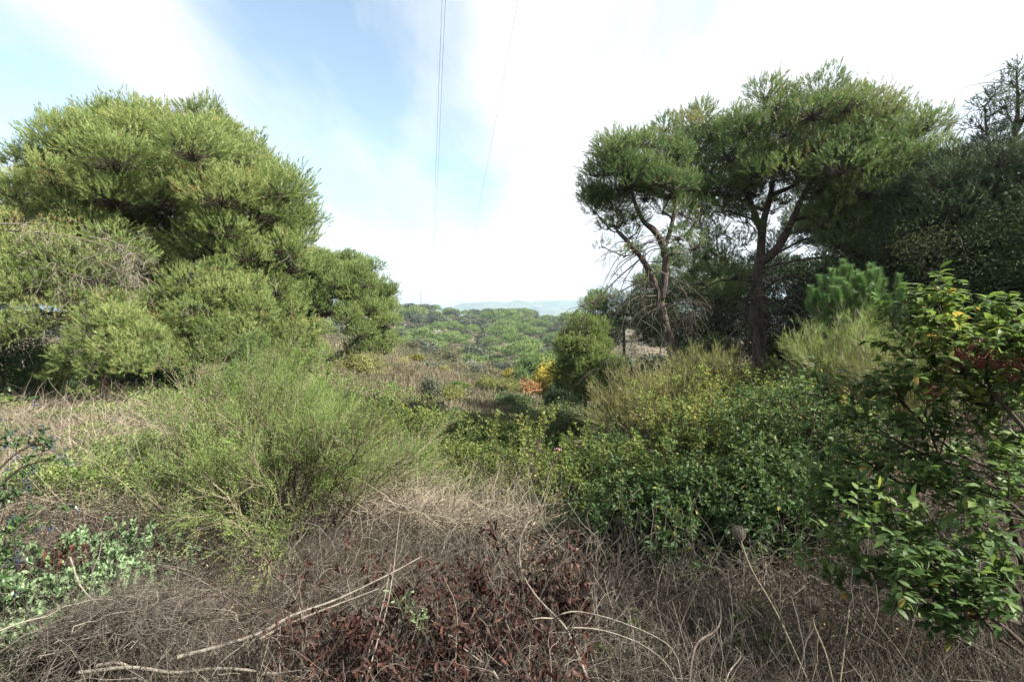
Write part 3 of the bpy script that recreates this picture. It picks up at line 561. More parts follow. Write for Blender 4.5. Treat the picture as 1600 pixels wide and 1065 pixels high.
# ================================================================ broadleaf trees of the dark wood on the right
def leaf_clumps(nb,tb,clumps,dens=120,ll=.05,lw=.028,tintb=.5,up=.5,flat=.8,shell=.55,zlow=-.8,twigs=.05):
    for c,rc in clumps:
        n=int(dens*4*pi*rc*rc*.8); d=rnd3(n); d=d[d[:,2]>zlow]; n=len(d)
        lob=1+.25*np.sin(d@rnd3(1)[0]*5+rng.uniform(0,6))+.18*np.sin(d@rnd3(1)[0]*9+rng.uniform(0,6))
        rr=rc*lob*(1-shell*rng.random(n)**1.6)*rng.uniform(.82,1.2,n); S=c+d*A([1,1,flat])*rr[:,None]
        D=nrm(d*.6+rnd3(n)*.8); leaves(nb,S,D,ll*rng.uniform(.6,1.3,n),lw*rng.uniform(.7,1.2,n),np.clip(tintb+.15*rng.normal()+rng.normal(size=n)*.16,0,1),up=.62,out=nrm(d*.8+A([0,0,.35])))
        m=int(n*twigs)
        if m and tb is not None:
            j=rng.choice(n,m,replace=False); a=np.repeat(c[None]-A([[0,0,.3*rc]]),m,0); e=S[j]; ribbons(tb,np.stack([a,(a+e)/2+rng.normal(size=(m,3))*.07*rc,e],1),.01,rng.uniform(.1,.6,m))
def broadleaf(name,label,base,trunks,clumps,leaf='oak_dark',bark='bark_dark',cat='tree',group=None,r_tip=.013,lift=.05,dead=None,**kw):
    e=empty(name,base,label,cat,group); tm=MB(); trunk_mesh(tm,trunks,20,8); put('trunk',tm,M[bark],e)
    P,R=limbs([catmull(A(t)[:,:3],16)[4:] for t in trunks],[c for c,_ in clumps],r_tip,lift=lift); lm=MB(); tubes(lm,P,R,5); put('limbs',lm,M[bark],e)
    nb=MB(); tb=MB(); leaf_clumps(nb,tb,clumps,**kw); put('crown',nb,M[leaf],e)
    if tb.n: put('twigs',tb,M['twig_brown'],e)
    if dead is not None:
        db=MB(); dead(db,P,trunks); put('dead_branches',db,M['twig_grey'],e)
    return e
def build_right_wood():
    def dead(mb,P,trk): hanging(P,2,1.0,mb=mb,grav=.2,r=.009,fine=.006,tint=(.1,.6))
    # big pine with thin leader, right edge
    cl=dome(W(1580,370,10.5),(2.2,2.0,2.2),90,.48,zmin=-.4,fill=.25)
    cl+=dome(W(1490,350,11.5),(1.2,1.3,1.5),34,.45,zmin=-.5,fill=.2)
    for px,py,d,r in [(1590,105,10.3,.14),(1580,125,10.3,.2),(1600,140,10.3,.25),(1550,150,10.3,.16),(1535,165,10.3,.16),(1570,165,10.2,.25),(1600,180,10.2,.4),(1530,195,10.4,.22),(1640,120,10.3,.3)]: cl.append((W(px,py,d),r))
    tr=[TG(1590,10.8,.2,(1585,470,10.8,.17),(1570,380,10.7,.13),(1575,280,10.6,.09),(1590,180,10.4,.04),(1588,110,10.3,.012)),T((1578,400,10.7,.1),(1520,340,10.8,.07),(1460,310,11.2,.04)),T((1574,300,10.6,.05),(1545,220,10.5,.03),(1538,165,10.4,.01))]
    RW=pine('pine_tree','dark shaded pine with a thin leafless-looking leader at the right edge of the photo',tr[0][0][:3],tr,cl,'pine_shade','bark_dark',dens=120,nn=13,sl=.14,nl=.085,nw=.010,tintb=.5,zlow=-.6,dead=dead,r_tip=.01)
    # evergreen oaks under the pines
    cl=dome(W(1400,440,14.3),(2.2,1.6,1.6),44,.5,zmin=-.8,fill=.3)
    tr=[TG(1440,14.2,.16,(1436,480,14.2,.13),(1400,440,14.1,.1),(1375,400,14.1,.06)),T((1437,485,14.2,.1),(1465,430,14.1,.08),(1480,380,14.1,.05))]
    broadleaf('oak_tree','dark evergreen oak in deep shade behind the blue-green young pine',tr[0][0][:3],tr,cl,dens=340,ll=.06,lw=.035,tintb=.35,dead=dead)
    cl=dome(W(1520,440,9.8),(1.7,1.5,1.35),40,.45,zmin=-.8,fill=.3)
    tr=[TG(1500,9.9,.17,(1492,500,9.9,.15),(1510,455,9.8,.11),(1535,420,9.7,.08),(1560,370,9.7,.05)),T((1493,500,9.9,.12),(1470,440,9.8,.09),(1478,400,9.8,.06),(1455,370,9.8,.04))]
    broadleaf('oak_tree','crooked dark evergreen oak with brownish leaves above the red-berried shrub',tr[0][0][:3],tr,cl,dens=340,ll=.055,lw=.032,tintb=.45,dead=dead)
    OK=None
    for px,py,D,r,n,lab,tb in [(1290,480,16.5,(2.6,1.8,1.9),44,'dark bushy oak filling the gap right of the tall forked pine trunk',.3),
                       (1110,500,18.5,(2.6,1.5,1.5),38,'dense dark oak seen between the two forked pine trunks',.45),
                       (1660,500,7.6,(1.6,1.6,1.9),34,'dark low oak cut by the right edge of the photo',.3)]:
        cl=dome(W(px,py,D),r,n,.55,zmin=-.9,fill=.3); g=gW(px,D,-.1); c=W(px,py,D)
        tr=[[list(g)+[.14],list((g*.6+c*.4))+[.11],list(c)+[.05]]]
        OK=broadleaf('oak_tree',lab,g,tr,cl,dens=260,ll=.075,lw=.045,tintb=tb)
    # pines behind the leaning trunks
    for k,(px,py,D,r,n,lab) in enumerate([(975,505,29,(2.7,1.6,2.0),30,'mid-green pine behind the drooping boughs of the leaning pine'),
                                (1085,450,27,(3.2,2,2.1),36,'rounded pine behind the gap between the two forked pines'),
                                (1330,425,19,(4.0,2.5,2.5),56,'broad shaded pine behind the lit crown of the tall forked pine')]):
        cl=dome(W(px,py,D),r,n,.6,zmin=-.7,fill=.2); g=gW(px,D,-.1); c=W(px,py,D); tr=[[list(g)+[.16],list(g*.5+c*.5)+[.12],list(c+A([0,0,r[2]*.6]))+[.03]]]
        pine('pine_tree',lab,g,tr,cl,'pine_green' if k<2 else 'pine_shade','bark_dark',dens=95,nn=12,sl=.18,nl=.11,nw=.016,tintb=.5,zlow=-.7)
    # the wood goes on beyond the right edge and shades the foreground
    for k,(x,y,rz,s) in enumerate([(13.5,5.5,1.9,1.15),(12.2,.8,4.0,1.05),(15.5,-3.2,.7,1.2),(17,2.5,2.6,1.3),(9.8,-5.5,3.3,.95),(19,-7.5,5.1,1.3),(2.5,-8,2.2,1.1),(-4.5,-8.5,.4,1.1)]):  # last two, behind the camera, added to block sky and darken the foreground
        c=copy_tree(RW); c.location=(x,y,float(gz(x,y))-.1); c.rotation_euler=(0,0,rz); c.scale=(s,s,s)
        tag(c,'dark pine of the wood outside the picture that shades the foreground','pine tree','pines beyond the right edge')
build_right_wood()
# ================================================================ far hillside: pines and oaks as individuals, scrub between
def far_tree_mesh(kind, seed):
    global rng; keep=rng; rng=np.random.default_rng(seed); mb=MB(); H=1.0
    flat=.62 if kind=='pine' else .8
    c=A([0,0,.62]); n=2600
    d=rnd3(n); d=d[d[:,2]>(-.25 if kind=='pine' else -.7)]; n=len(d)
    ax=rnd3(5); lob=1+sum(.09*np.sin(d@a*(6+2*k)+seed+k) for k,a in enumerate(ax))
    S=c+d*A([.62,.62,.62*flat])*(lob*(1-.35*rng.random(n)**2))[:,None]
    D=nrm(d*.5+A([0,0,.5])+rnd3(n)*.5) if kind=='pine' else nrm(d*.4+rnd3(n)*.8)
    L=.085; wd=.038 if kind=='pine' else .06
    leaves(mb,S,D,L*rng.uniform(.6,1.3,n),wd,np.clip(.55+.35*(lob-1)/.2*.5+rng.normal(size=n)*.15,0,1),up=.75,out=nrm(d*.9+A([0,0,.3])))
    trm=[[(0,0,-.15,.035),(.01,0,.3,.026),(0,.01,.7,.01)]]
    tr=A(trm[0]); C=catmull(tr[:,:3],6); tubes(mb,C,np.linspace(.035,.01,6),5,.5,1)
    a,_,_=spawn(C[None,2:],7,(.1,.9),.5,(40,75),.2,4); tubes(mb,a,taperR(.014,.005,len(a),4),3,.5,1)
    rng=keep
    return mb.mesh('pine_tree' if kind=='pine' else 'oak_tree',[M['far_pine'] if kind=='pine' else M['far_oak'],M['bark']])
def hillcover():
    pm=[far_tree_mesh('pine',s) for s in range(5)]; om=[far_tree_mesh('oak',50+s) for s in range(4)]
    pts=[]; k=0
    while len(pts)<300 and k<60000:
        k+=1; D=rng.uniform(105,400)**1.0; px=rng.uniform(600,925) if D<330 else rng.uniform(600,925); x=(px-CX)/F*D
        if D<150 and px<820-(D-105)*1.0: continue      # the pale slope stays open
        s=(rng.uniform(6.5,11) if rng.random()<.45 else rng.uniform(3.4,6))*(.8+.2*D/300)
        if all((x-a)**2+(D-b)**2>((s+c)*.50)**2 for a,b,c,_ in pts): pts.append((x,D,s,px))
    for x,y,s,px in pts:
        pine_=rng.random()<(.62 if vnoise(A(x),A(y),60)>.42 else .35)
        me=pm[rng.integers(5)] if pine_ else om[rng.integers(4)]
        if not pine_: s*=.85
        o=bpy.data.objects.new('pine_tree' if pine_ else 'oak_tree',me); COL.objects.link(o); o.location=(x,y,float(gz(x,y))-.05*s); o.rotation_euler=(0,0,rng.uniform(0,6.28)); o.scale=(s*rng.uniform(.9,1.15),s*rng.uniform(.9,1.15),s*rng.uniform(.7,.95))
        tag(o,'round-crowned green pine among the trees covering the far hillside' if pine_ else 'grey-green oak among the trees covering the far hillside','pine tree' if pine_ else 'oak tree','pines on the far hillside' if pine_ else 'oaks on the far hillside')
    # the rest of the wood, to both sides and beyond the crest, as one mass
    mb=MB(); n=900; D=rng.uniform(90,480,n); px=np.where(rng.random(n)<.5,rng.uniform(-900,590,n),rng.uniform(935,2600,n)); x=(px-CX)/F*D
    for i in range(n):
        s=rng.uniform(3,7)*.62; c=A([x[i],D[i],float(gz(x[i],D[i]))+s*.8]); d=rnd3(260); d=d[d[:,2]>-.4]; S=c+d*s*A([1,1,.75])*(1-.3*rng.random(len(d))[:,None]**2)
        leaves(mb,S,nrm(d+rnd3(len(d))*.7),.9,.55,np.clip(.4+rng.normal()*.15+rng.normal(size=len(d))*.15,0,1),up=.4)
    tag(put('distant_wood',mb,M['far_oak']),kind='stuff')
    # scrub cover
    mb=MB(); n=7000; D=np.exp(rng.uniform(np.log(70),np.log(420),n)); px=rng.uniform(520,1000,n); x=(px-CX)/F*D; z=gz(x,D); s=rng.uniform(.4,1.25,n)
    m=46; idx=np.repeat(np.arange(n),m); d=rnd3(n*m); d[:,2]=np.abs(d[:,2]); C=np.stack([x,D,z],1)[idx]
    S=C+d*s[idx][:,None]*A([1,1,.75])*rng.uniform(.6,1,n*m)[:,None]; tb=rng.normal(.45,.2,n)[idx]
    leaves(mb,S,nrm(d*.6+rnd3(n*m)),.30*rng.uniform(.6,1.4,n*m)*(D[idx]/180)**.5,.16*(D[idx]/180)**.5,np.clip(tb+rng.normal(size=n*m)*.1,0,1),up=.4)
    tag(put('hillside_scrub',mb,M['scrub']),kind='stuff')
    mb=MB(); n=1500; D=np.exp(rng.uniform(np.log(9.5),np.log(46),n)); px=rng.uniform(640,1010,n)+rng.normal(size=n)*40; k=~((D>26)&(px<775))&~((D>18)&(px<700)); D=D[k]; px=px[k]; n=len(D); x=(px-CX)/F*D; z=gz(x,D); s=rng.uniform(.008,.019,n)*D; m=130
    idx=np.repeat(np.arange(n),m); d=rnd3(n*m); d[:,2]=np.abs(d[:,2]); C=np.stack([x,D,z],1)[idx]; Dd=D[idx]
    S=C+d*s[idx][:,None]*A([1,1,.9])*rng.uniform(.5,1,n*m)[:,None]; tb=(rng.normal(.42,.2,n)+.3*(vnoise(x,D,4)-.5))[idx]
    leaves(mb,S,nrm(d*.6+rnd3(n*m)),.0052*Dd*rng.uniform(.6,1.4,n*m),.003*Dd,np.clip(tb+rng.normal(size=n*m)*.1,0,1),up=.4)
    tag(put('hollow_undergrowth',mb,M['hollow']),kind='stuff')
hillcover()

# ================================================================ shrubs of the slope and valley floor
def bush(name,label,px,py_top,D,wpx,leaf,ll,lw,n,cat='shrub',squash=.8,tintb=.5,stems='twig_brown',group=None,zlow=-.3,off=0.,nclump=7,g=None,shell=.6):
    """a rounded shrub wpx wide (photo pixels) whose top reaches py_top"""
    r=wpx/2/F*D; g=gW(px,D,-.05) if g is None else g; top=W(px,py_top,D)[2]; h=max(top-g[2],.4)
    e=empty(name,g,label,cat,group); cl=[]
    for k in range(nclump+7):
        a=rng.uniform(0,6.28); q=rng.uniform(.15,.78)
        cl.append((g+A([cos(a)*r*q,sin(a)*r*q*.8,h*rng.uniform(.28,.76)*(1-.25*q)]),min(r,h)*rng.uniform(.25,.52)))
    cl.append((g+A([0,0,h*.62]),min(r*.7,h*.42)))
    sb=MB(); N=9; b=np.repeat(g[None],N,0)+rng.normal(size=(N,3))*A([.1,.1,0])*r; E=A([cl[i%len(cl)][0] for i in range(N)])
    P=np.stack([b,(b+E)/2+rng.normal(size=(N,3))*.08*r,E],1); P=A([catmull(p,6) for p in P]); tubes(sb,P,taperR(.02*h,.006*h,N,6),4)
    s2,_,_=spawn(P,5,(.3,1),r*.7,(20,60),.1,4); ribbons(sb,s2,.012*h,.5); put('stems',sb,M[stems],e)
    nb=MB(); tot=sum(c[1]**2 for c in cl)
    leaf_clumps(nb,None,cl,dens=n/(4*pi*.8*tot),ll=ll,lw=lw,tintb=tintb,flat=squash,shell=shell,zlow=-.9,twigs=0)
    put('foliage',nb,M[leaf],e); return e
def valley():
    B=bush
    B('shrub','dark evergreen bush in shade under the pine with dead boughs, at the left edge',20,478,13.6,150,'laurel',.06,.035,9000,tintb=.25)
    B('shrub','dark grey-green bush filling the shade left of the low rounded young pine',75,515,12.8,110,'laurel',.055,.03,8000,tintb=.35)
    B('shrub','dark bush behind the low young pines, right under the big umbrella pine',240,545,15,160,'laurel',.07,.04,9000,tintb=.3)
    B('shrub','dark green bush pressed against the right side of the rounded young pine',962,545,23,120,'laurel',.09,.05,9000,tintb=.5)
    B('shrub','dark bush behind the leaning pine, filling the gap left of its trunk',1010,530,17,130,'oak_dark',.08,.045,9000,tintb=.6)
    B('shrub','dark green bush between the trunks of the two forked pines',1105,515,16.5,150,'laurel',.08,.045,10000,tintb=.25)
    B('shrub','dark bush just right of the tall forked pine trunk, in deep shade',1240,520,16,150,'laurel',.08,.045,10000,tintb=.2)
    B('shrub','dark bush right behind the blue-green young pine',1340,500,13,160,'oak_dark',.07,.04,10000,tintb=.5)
    B('shrub','brownish-green bush under the right branches of the big umbrella pine',400,560,20,150,'bramble_leaf',.09,.05,9000,tintb=.25)
    B('shrub','pale dry bush at the upper end of the grassy slope, below the rounded pine',555,548,27,90,'broom_pale',.12,.04,5000,tintb=.5)
    B('shrub','yellow-green broom mound low on the valley floor, left of the orange shrub',762,588,46,150,'broom_pale',.22,.05,9000,squash=.7,tintb=.25)
    B('shrub','bright yellow-green round bush on the pale slope beside a grey-green bush',650,555,62,34,'yellow_leaf',.2,.12,2600,tintb=.05)
    B('shrub','grey-green bush directly right of the bright yellow-green one on the slope',666,564,60,46,'olive',.18,.1,3600,tintb=.6)
    B('shrub','small yellow-green bush near the foot of the rounded pine on the slope',626,558,60,24,'broom',.18,.08,1600,tintb=.7)
    B('tree','bright yellow autumn tree at the edge of the valley',858,563,52,60,'yellow_leaf',.26,.18,6500,cat='autumn tree',tintb=.6,squash=1.05,nclump=11,shell=.8)
    B('tree','orange autumn bush-like tree left of the yellow tree',822,592,50,46,'orange_leaf',.22,.13,3200,cat='autumn tree',tintb=.55,nclump=9,shell=.85)
    B('tree','small yellow tree further left than the bright yellow one',797,572,70,22,'yellow_leaf',.25,.16,1300,cat='autumn tree',tintb=.4)
    B('tree','round green pine behind the yellow and orange trees',835,548,75,80,'far_pine',.32,.16,8000,cat='pine tree',tintb=.5,nclump=12,squash=.9)
    B('tree','smaller blue-green pine just left of the orange tree',812,570,58,42,'pine_green',.24,.1,4200,cat='pine tree',tintb=.6,squash=1.0)
    B('shrub','dark grey-green small tree standing alone in front of the pale slope',673,572,20,46,'olive',.07,.04,3000,tintb=.42,squash=1.2,nclump=9,shell=.9)
    B('shrub','low dark grey bush at the foot of the lone grey-green tree',655,622,18,100,'olive',.07,.03,6000,tintb=.35,squash=.7)
    B('shrub','dark green bramble mound halfway down the pale slope',712,595,40,44,'bramble_leaf',.16,.12,2600,tintb=.35,squash=.6)
    B('shrub','grey bare-twigged bush on the slope left of the pylon',640,533,95,70,'scrub',.28,.13,5000,tintb=.75)
    B('shrub','grey-brown bush on the slope right of the pylon foot',700,540,100,60,'scrub',.3,.14,4500,tintb=.7)
    B('shrub','olive-green bush on the slope just below the pylon',672,541,100,40,'olive',.28,.16,3200,tintb=.25)
    B('shrub','pale grey-green bush at the bottom of the far slope',740,562,85,44,'olive',.3,.16,3000,tintb=.7)
    B('shrub','long low green pine thicket at the foot of the far hill',730,552,115,70,'far_pine',.4,.2,5200,tintb=.55,squash=.6)
    B('shrub','purplish-grey leafless bush low on the slope above the broom mound',765,574,75,50,'scrub',.25,.09,2600,tintb=.8)
    B('shrub','khaki bush on the slope between pale grass and the lone dark tree',700,600,30,70,'broom_pale',.13,.05,4500,tintb=.3,squash=.6)
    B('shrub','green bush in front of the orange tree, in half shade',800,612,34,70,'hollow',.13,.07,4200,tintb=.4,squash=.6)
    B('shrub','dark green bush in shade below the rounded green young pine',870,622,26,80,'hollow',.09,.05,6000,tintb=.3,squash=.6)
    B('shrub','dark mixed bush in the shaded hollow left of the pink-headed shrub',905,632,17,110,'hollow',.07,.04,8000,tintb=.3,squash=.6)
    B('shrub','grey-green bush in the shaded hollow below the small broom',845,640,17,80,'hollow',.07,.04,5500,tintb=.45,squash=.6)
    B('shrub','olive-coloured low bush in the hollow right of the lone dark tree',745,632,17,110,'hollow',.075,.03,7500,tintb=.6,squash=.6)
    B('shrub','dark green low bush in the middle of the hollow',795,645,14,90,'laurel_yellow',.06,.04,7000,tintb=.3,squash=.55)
    # hazy bare bushes and pale shrubs spread over the open slope
    spots=[(585,545,60),(600,560,48),(560,560,42),(625,575,45),(650,590,42),(610,600,34),(575,590,34),(540,590,32),(690,570,62),(715,565,80),(670,530,120),(620,525,110),(735,585,62),(600,528,90),(650,515,140),(690,525,135),(712,545,105),(640,600,34),(590,575,44),(530,560,44),(760,560,100),(725,610,36)]
    pal=['scrub','olive','scrub','broom_pale','scrub']
    for i,(px,py,D) in enumerate(spots):
        g=gW(px,D); pyg=HY-(g[2]-EYE)/D*F
        B('shrub','small drab bush among those dotting the pale grassy slope',px,pyg-rng.uniform(9,17),D,rng.uniform(22,42),pal[i%5],.11*D/40,.05*D/40,1500,tintb=rng.uniform(.5,.85),group='bushes dotting the pale slope',squash=.7)
valley()

# ================================================================ pylons, poles and the power line
def lattice(mb,base,H,b0,b1,bays,r):
    L=[A([sx_,sy_,0.]) for sx_,sy_ in ((-1,-1),(1,-1),(1,1),(-1,1))]
    def pt(k,t): wd=(b0+(b1-b0)*t)/2; return base+L[k]*wd+A([0,0,H*t])
    for k in range(4): tubes(mb,A([pt(k,t) for t in np.linspace(0,1,4)]),np.full(4,r),4)
    for i in range(bays):
        t0=1-(1-i/bays)**1.0; t1=(i+1)/bays
        for k in range(4):
            for a,b in ((k,(k+1)%4),((k+1)%4,k)): tubes(mb,A([pt(a,t0),pt(b,t1)]),np.full(2,r*.6),4)
            tubes(mb,A([pt(k,t1),pt((k+1)%4,t1)]),np.full(2,r*.6),4)
def pylons():
    g=A([*gW(683,200)[:2],0.]); g[2]=float(gz(g[0],g[1])); top=W(683,516,200)[2]; H=top-g[2]
    e=empty('pylon',g,'short steel lattice pylon with three crossarms at the foot of the far hill','pylon'); mb=MB(); lattice(mb,g,H,1.9,.7,9,.06); put('tower',mb,M['metal'],e)
    arms=[]
    for f,wd in ((.97,1.4),(.84,2.3),(.71,1.7)):
        m=MB(); z=g[2]+H*f
        for s in (-1,1):
            for dy in (-.3,.3): tubes(m,A([[g[0]+s*.3,g[1]+dy,z],[g[0]+s*wd,g[1],z]]),A([.09,.06]),4)
            tubes(m,A([[g[0]+s*.3,g[1],z+.5],[g[0]+s*wd,g[1],z]]),A([.07,.05]),4)
            arms.append(A([g[0]+s*wd,g[1],z]))
        o=put('crossarm',m,M['metal'],e)
    g2=A([*gW(658,372)[:2],0.]); g2[2]=float(gz(g2[0],g2[1])); 
    e2=empty('mast',g2,'tall thin lattice mast rising pale above the crest of the far hill','mast'); top2=W(657.5,440,372)[2]; H2=top2-g2[2]
    mb=MB(); lattice(mb,g2,H2*.36,5,1.6,5,.16); lattice(mb,g2+A([0,0,H2*.36]),H2*.64,1.6,.5,12,.08); put('tower',mb,M['metal'],e2)
    m=MB(); z=g2[2]+H2*.36; tubes(m,A([[g2[0]-3,g2[1],z],[g2[0]+3,g2[1],z]]),A([.15,.15]),4); put('crossarm',m,M['metal'],e2)
    for px,pyt,D,lab in ((690,486,330,'pale utility pole on the crest of the far hill, right of the tall mast'),(616,480,250,'pale utility pole beside the edge of the rounded pine, on the far hill'),(696,506,260,'thin pale pole halfway up the far hill, above the lattice pylon')):
        g3=gW(px,D); t=W(px,pyt,D)[2]; e3=empty('utility_pole',g3,lab,'utility pole'); m=MB(); tubes(m,A([g3-A([0,0,.5]),A([g3[0],g3[1],t])]),A([.22,.14]),8); put('pole',m,M['metal'],e3)
        m=MB(); tubes(m,A([[g3[0]-.9,g3[1],t-.5],[g3[0]+.9,g3[1],t-.5]]),A([.08,.08]),4); put('crossarm',m,M['metal'],e3)
    # conductors: hung between a support behind the camera and the pylon
    def cable(p0,pm,p1,label,rad=.024):
        P=A([p0,pm,p1]); y=np.concatenate([np.linspace(-10,60,50),np.linspace(62,P[2][1],70)])
        c=np.polyfit(P[:,1],P[:,2],2); ax,ay=P[0][1],P[0][0]; x=P[0][0]+(y-P[0][1])*(P[2][0]-P[0][0])/(P[2][1]-P[0][1])
        mb=MB(); tubes(mb,np.stack([x,y,np.polyval(c,y)],1),np.full(len(y),rad*.7),6); tag(put('power_cable',mb,M['wire']),label,'cable')
    a=arms
    cable(W(690.8,0,40),W(687,220,65),a[2],'left one of the two close cables crossing the sky in the middle')
    cable(W(696,0,40),W(688.8,220,65),a[4],'right one of the two close cables crossing the sky in the middle')
    cable(W(809,0,40),W(722,440,96),a[3],'single slanting cable crossing the white part of the sky',.019)
pylons()
# ================================================================ ground cover
def scatter(n, px0, px1, D0, D1, bias=1.0):
    """points with an even density as seen: log distance, even bearing"""
    D=np.exp(np.log(D0)+(np.log(D1)-np.log(D0))*rng.random(n)**bias); px=rng.uniform(px0,px1,n); x=(px-CX)/F*D
    return np.stack([x,D,gz(x,D)],1), px
def cover():
    # --- dry grass, everywhere thin, thick in the clearing and on the pale slope
    mb=MB(); P,px=scatter(240000,-250,1850,1.3,16); k=vnoise(P[:,0],P[:,1],.5)>.28; P=P[k]; n=len(P); d=P[:,1]
    lean=nrm(np.stack([vnoise(P[:,0],P[:,1],1.1)-.5,vnoise(P[:,0]+50,P[:,1],1.1)-.5,np.full(n,.32)],1)+rng.normal(size=(n,3))*.32+A([0,0,.12]))
    lean[:,2]=np.abs(lean[:,2])
    C=curves(P,lean,rng.uniform(.08,.34,n)*np.clip(d/4,.8,1.3),5,.16,.10,.12); ribbons(mb,C,.0018*np.clip(d/2.2,.8,5),np.clip(rng.normal(.42,.22,n)-.25*(vnoise(P[:,0],P[:,1],2.2)<.45),0,.93))
    P,px=scatter(90000,380,1010,14,110); n=len(P); d=P[:,1]; up=nrm(A([0,0,1.])+rng.normal(size=(n,3))*.45)
    C=curves(P,up,rng.uniform(.2,.6,n)*np.clip(d/30,.6,1.6),3,.12,.05); ribbons(mb,C,.0016*d,np.clip(rng.normal(.62,.16,n),0,1))
    tag(put('dry_grass',mb,M['straw']),kind='stuff')
    # --- dead stalks and creeping stems, tangled
    mb=MB(); P,px=scatter(36000,-250,1850,1.4,9); n=len(P); d=P[:,1]; P[:,2]+=rng.uniform(0,.3,n)*np.clip(d/4,.4,1)
    D=nrm(rnd3(n)*A([1,1,.5])+A([0,0,.25])); C=curves(P,D,rng.uniform(.15,.7,n),9,.26,.03,.2); tubes(mb,C,taperR(.00095*np.clip(d/2,.8,3.5)*rng.uniform(.5,1.9,n),.0007*np.clip(d/2,.8,3.5),n,9),3,np.clip(rng.normal(.5,.25,n),0,1))
    tag(put('dead_stalks',mb,M['twig_grey']),kind='stuff')
    mb=MB(); P,px=scatter(20000,-250,1850,1.4,9); n=len(P); d=P[:,1]; D=nrm(rnd3(n)*A([.8,.8,.4])+A([0,0,.55])); C=curves(P,D,rng.uniform(.2,.6,n),8,.2,.06,.12); tubes(mb,C,taperR(.0011*np.clip(d/2,.8,3),.0006*np.clip(d/2,.8,3),n,8),3,np.clip(rng.normal(.5,.25,n),0,1))
    tag(put('brown_stalks',mb,M['twig_brown']),kind='stuff')
    # --- withered leaves lying and hanging in it
    mb=MB(); P,px=scatter(170000,-450,1850,1.6,20); P[:,2]+=rng.random(len(P))**2*.35*np.clip(P[:,1]/5,.3,1); k=(vnoise(P[:,0],P[:,1],.8)+.45*(px<420))>.5; P=P[k]; n=len(P); d=P[:,1]
    leaves(mb,P,nrm(rnd3(n)+A([0,0,-.1])),.02*np.clip(d/3,1,3.5)*rng.uniform(.5,1.3,n),.013*np.clip(d/3,1,3.5),np.clip(rng.normal(.45,.25,n),0,1),up=.5)
    tag(put('leaf_litter',mb,M['tan_leaf']),kind='stuff')
    # --- brambles and vetch over the left bank
    mb=MB(); P,px=scatter(230000,-500,330,4.2,17); k=vnoise(P[:,0],P[:,1],.9)>.25; P=P[k]; n=len(P); d=P[:,1]; P[:,2]+=rng.random(n)**.7*.42*(.4+vnoise(P[:,0],P[:,1],.7))
    leaves(mb,P,nrm(rnd3(n)+A([0,0,.2])),.0052*d*rng.uniform(.6,1.3,n)+.008,.0036*d+.005,np.clip(rng.normal(.66,.25,n),0,1),up=.6)
    P,px=scatter(60000,330,1500,5,24); k=(vnoise(P[:,0],P[:,1],1.4)>.35); P=P[k]; n=len(P); d=P[:,1]; P[:,2]+=rng.random(n)*.35*(.4+vnoise(P[:,0],P[:,1],.7))
    leaves(mb,P,nrm(rnd3(n)+A([0,0,.2])),.005*d+.008,.0032*d+.005,np.clip(rng.normal(.5,.25,n),0,1),up=.6)
    P,px=scatter(30000,-250,1850,2.2,5); k=(vnoise(P[:,0],P[:,1],.45)>.62); P=P[k]; n=len(P); P[:,2]+=rng.random(n)*.16
    leaves(mb,P,nrm(rnd3(n)+A([0,0,.2])),.016,.010,np.clip(rng.normal(.4,.2,n),0,1),up=.7)
    tag(put('bramble_cover',mb,M['bramble_leaf']),kind='stuff')
    mb=MB(); P,px=scatter(42000,-500,340,4.0,17); n=len(P); d=P[:,1]; P[:,2]+=rng.uniform(0,.3,n); C=curves(P,nrm(rnd3(n)*A([1,1,.4])+A([0,0,.25])),rng.uniform(.3,.9,n),6,.15,.09,.1)
    ribbons(mb,C,.0010*d,np.clip(rng.normal(.6,.22,n),0,1)); 
    P,px=scatter(16000,560,860,4.5,9); n=len(P); d=P[:,1]; P[:,2]+=rng.uniform(.1,.45,n); C=curves(P,nrm(rnd3(n)*A([1,1,.4])+A([.3,0,.3])),rng.uniform(.3,.8,n),6,.15,.08,.1); ribbons(mb,C,.0009*d,np.clip(rng.normal(.7,.2,n),0,1))
    tag(put('bramble_canes',mb,M['cane']),kind='stuff')
cover()

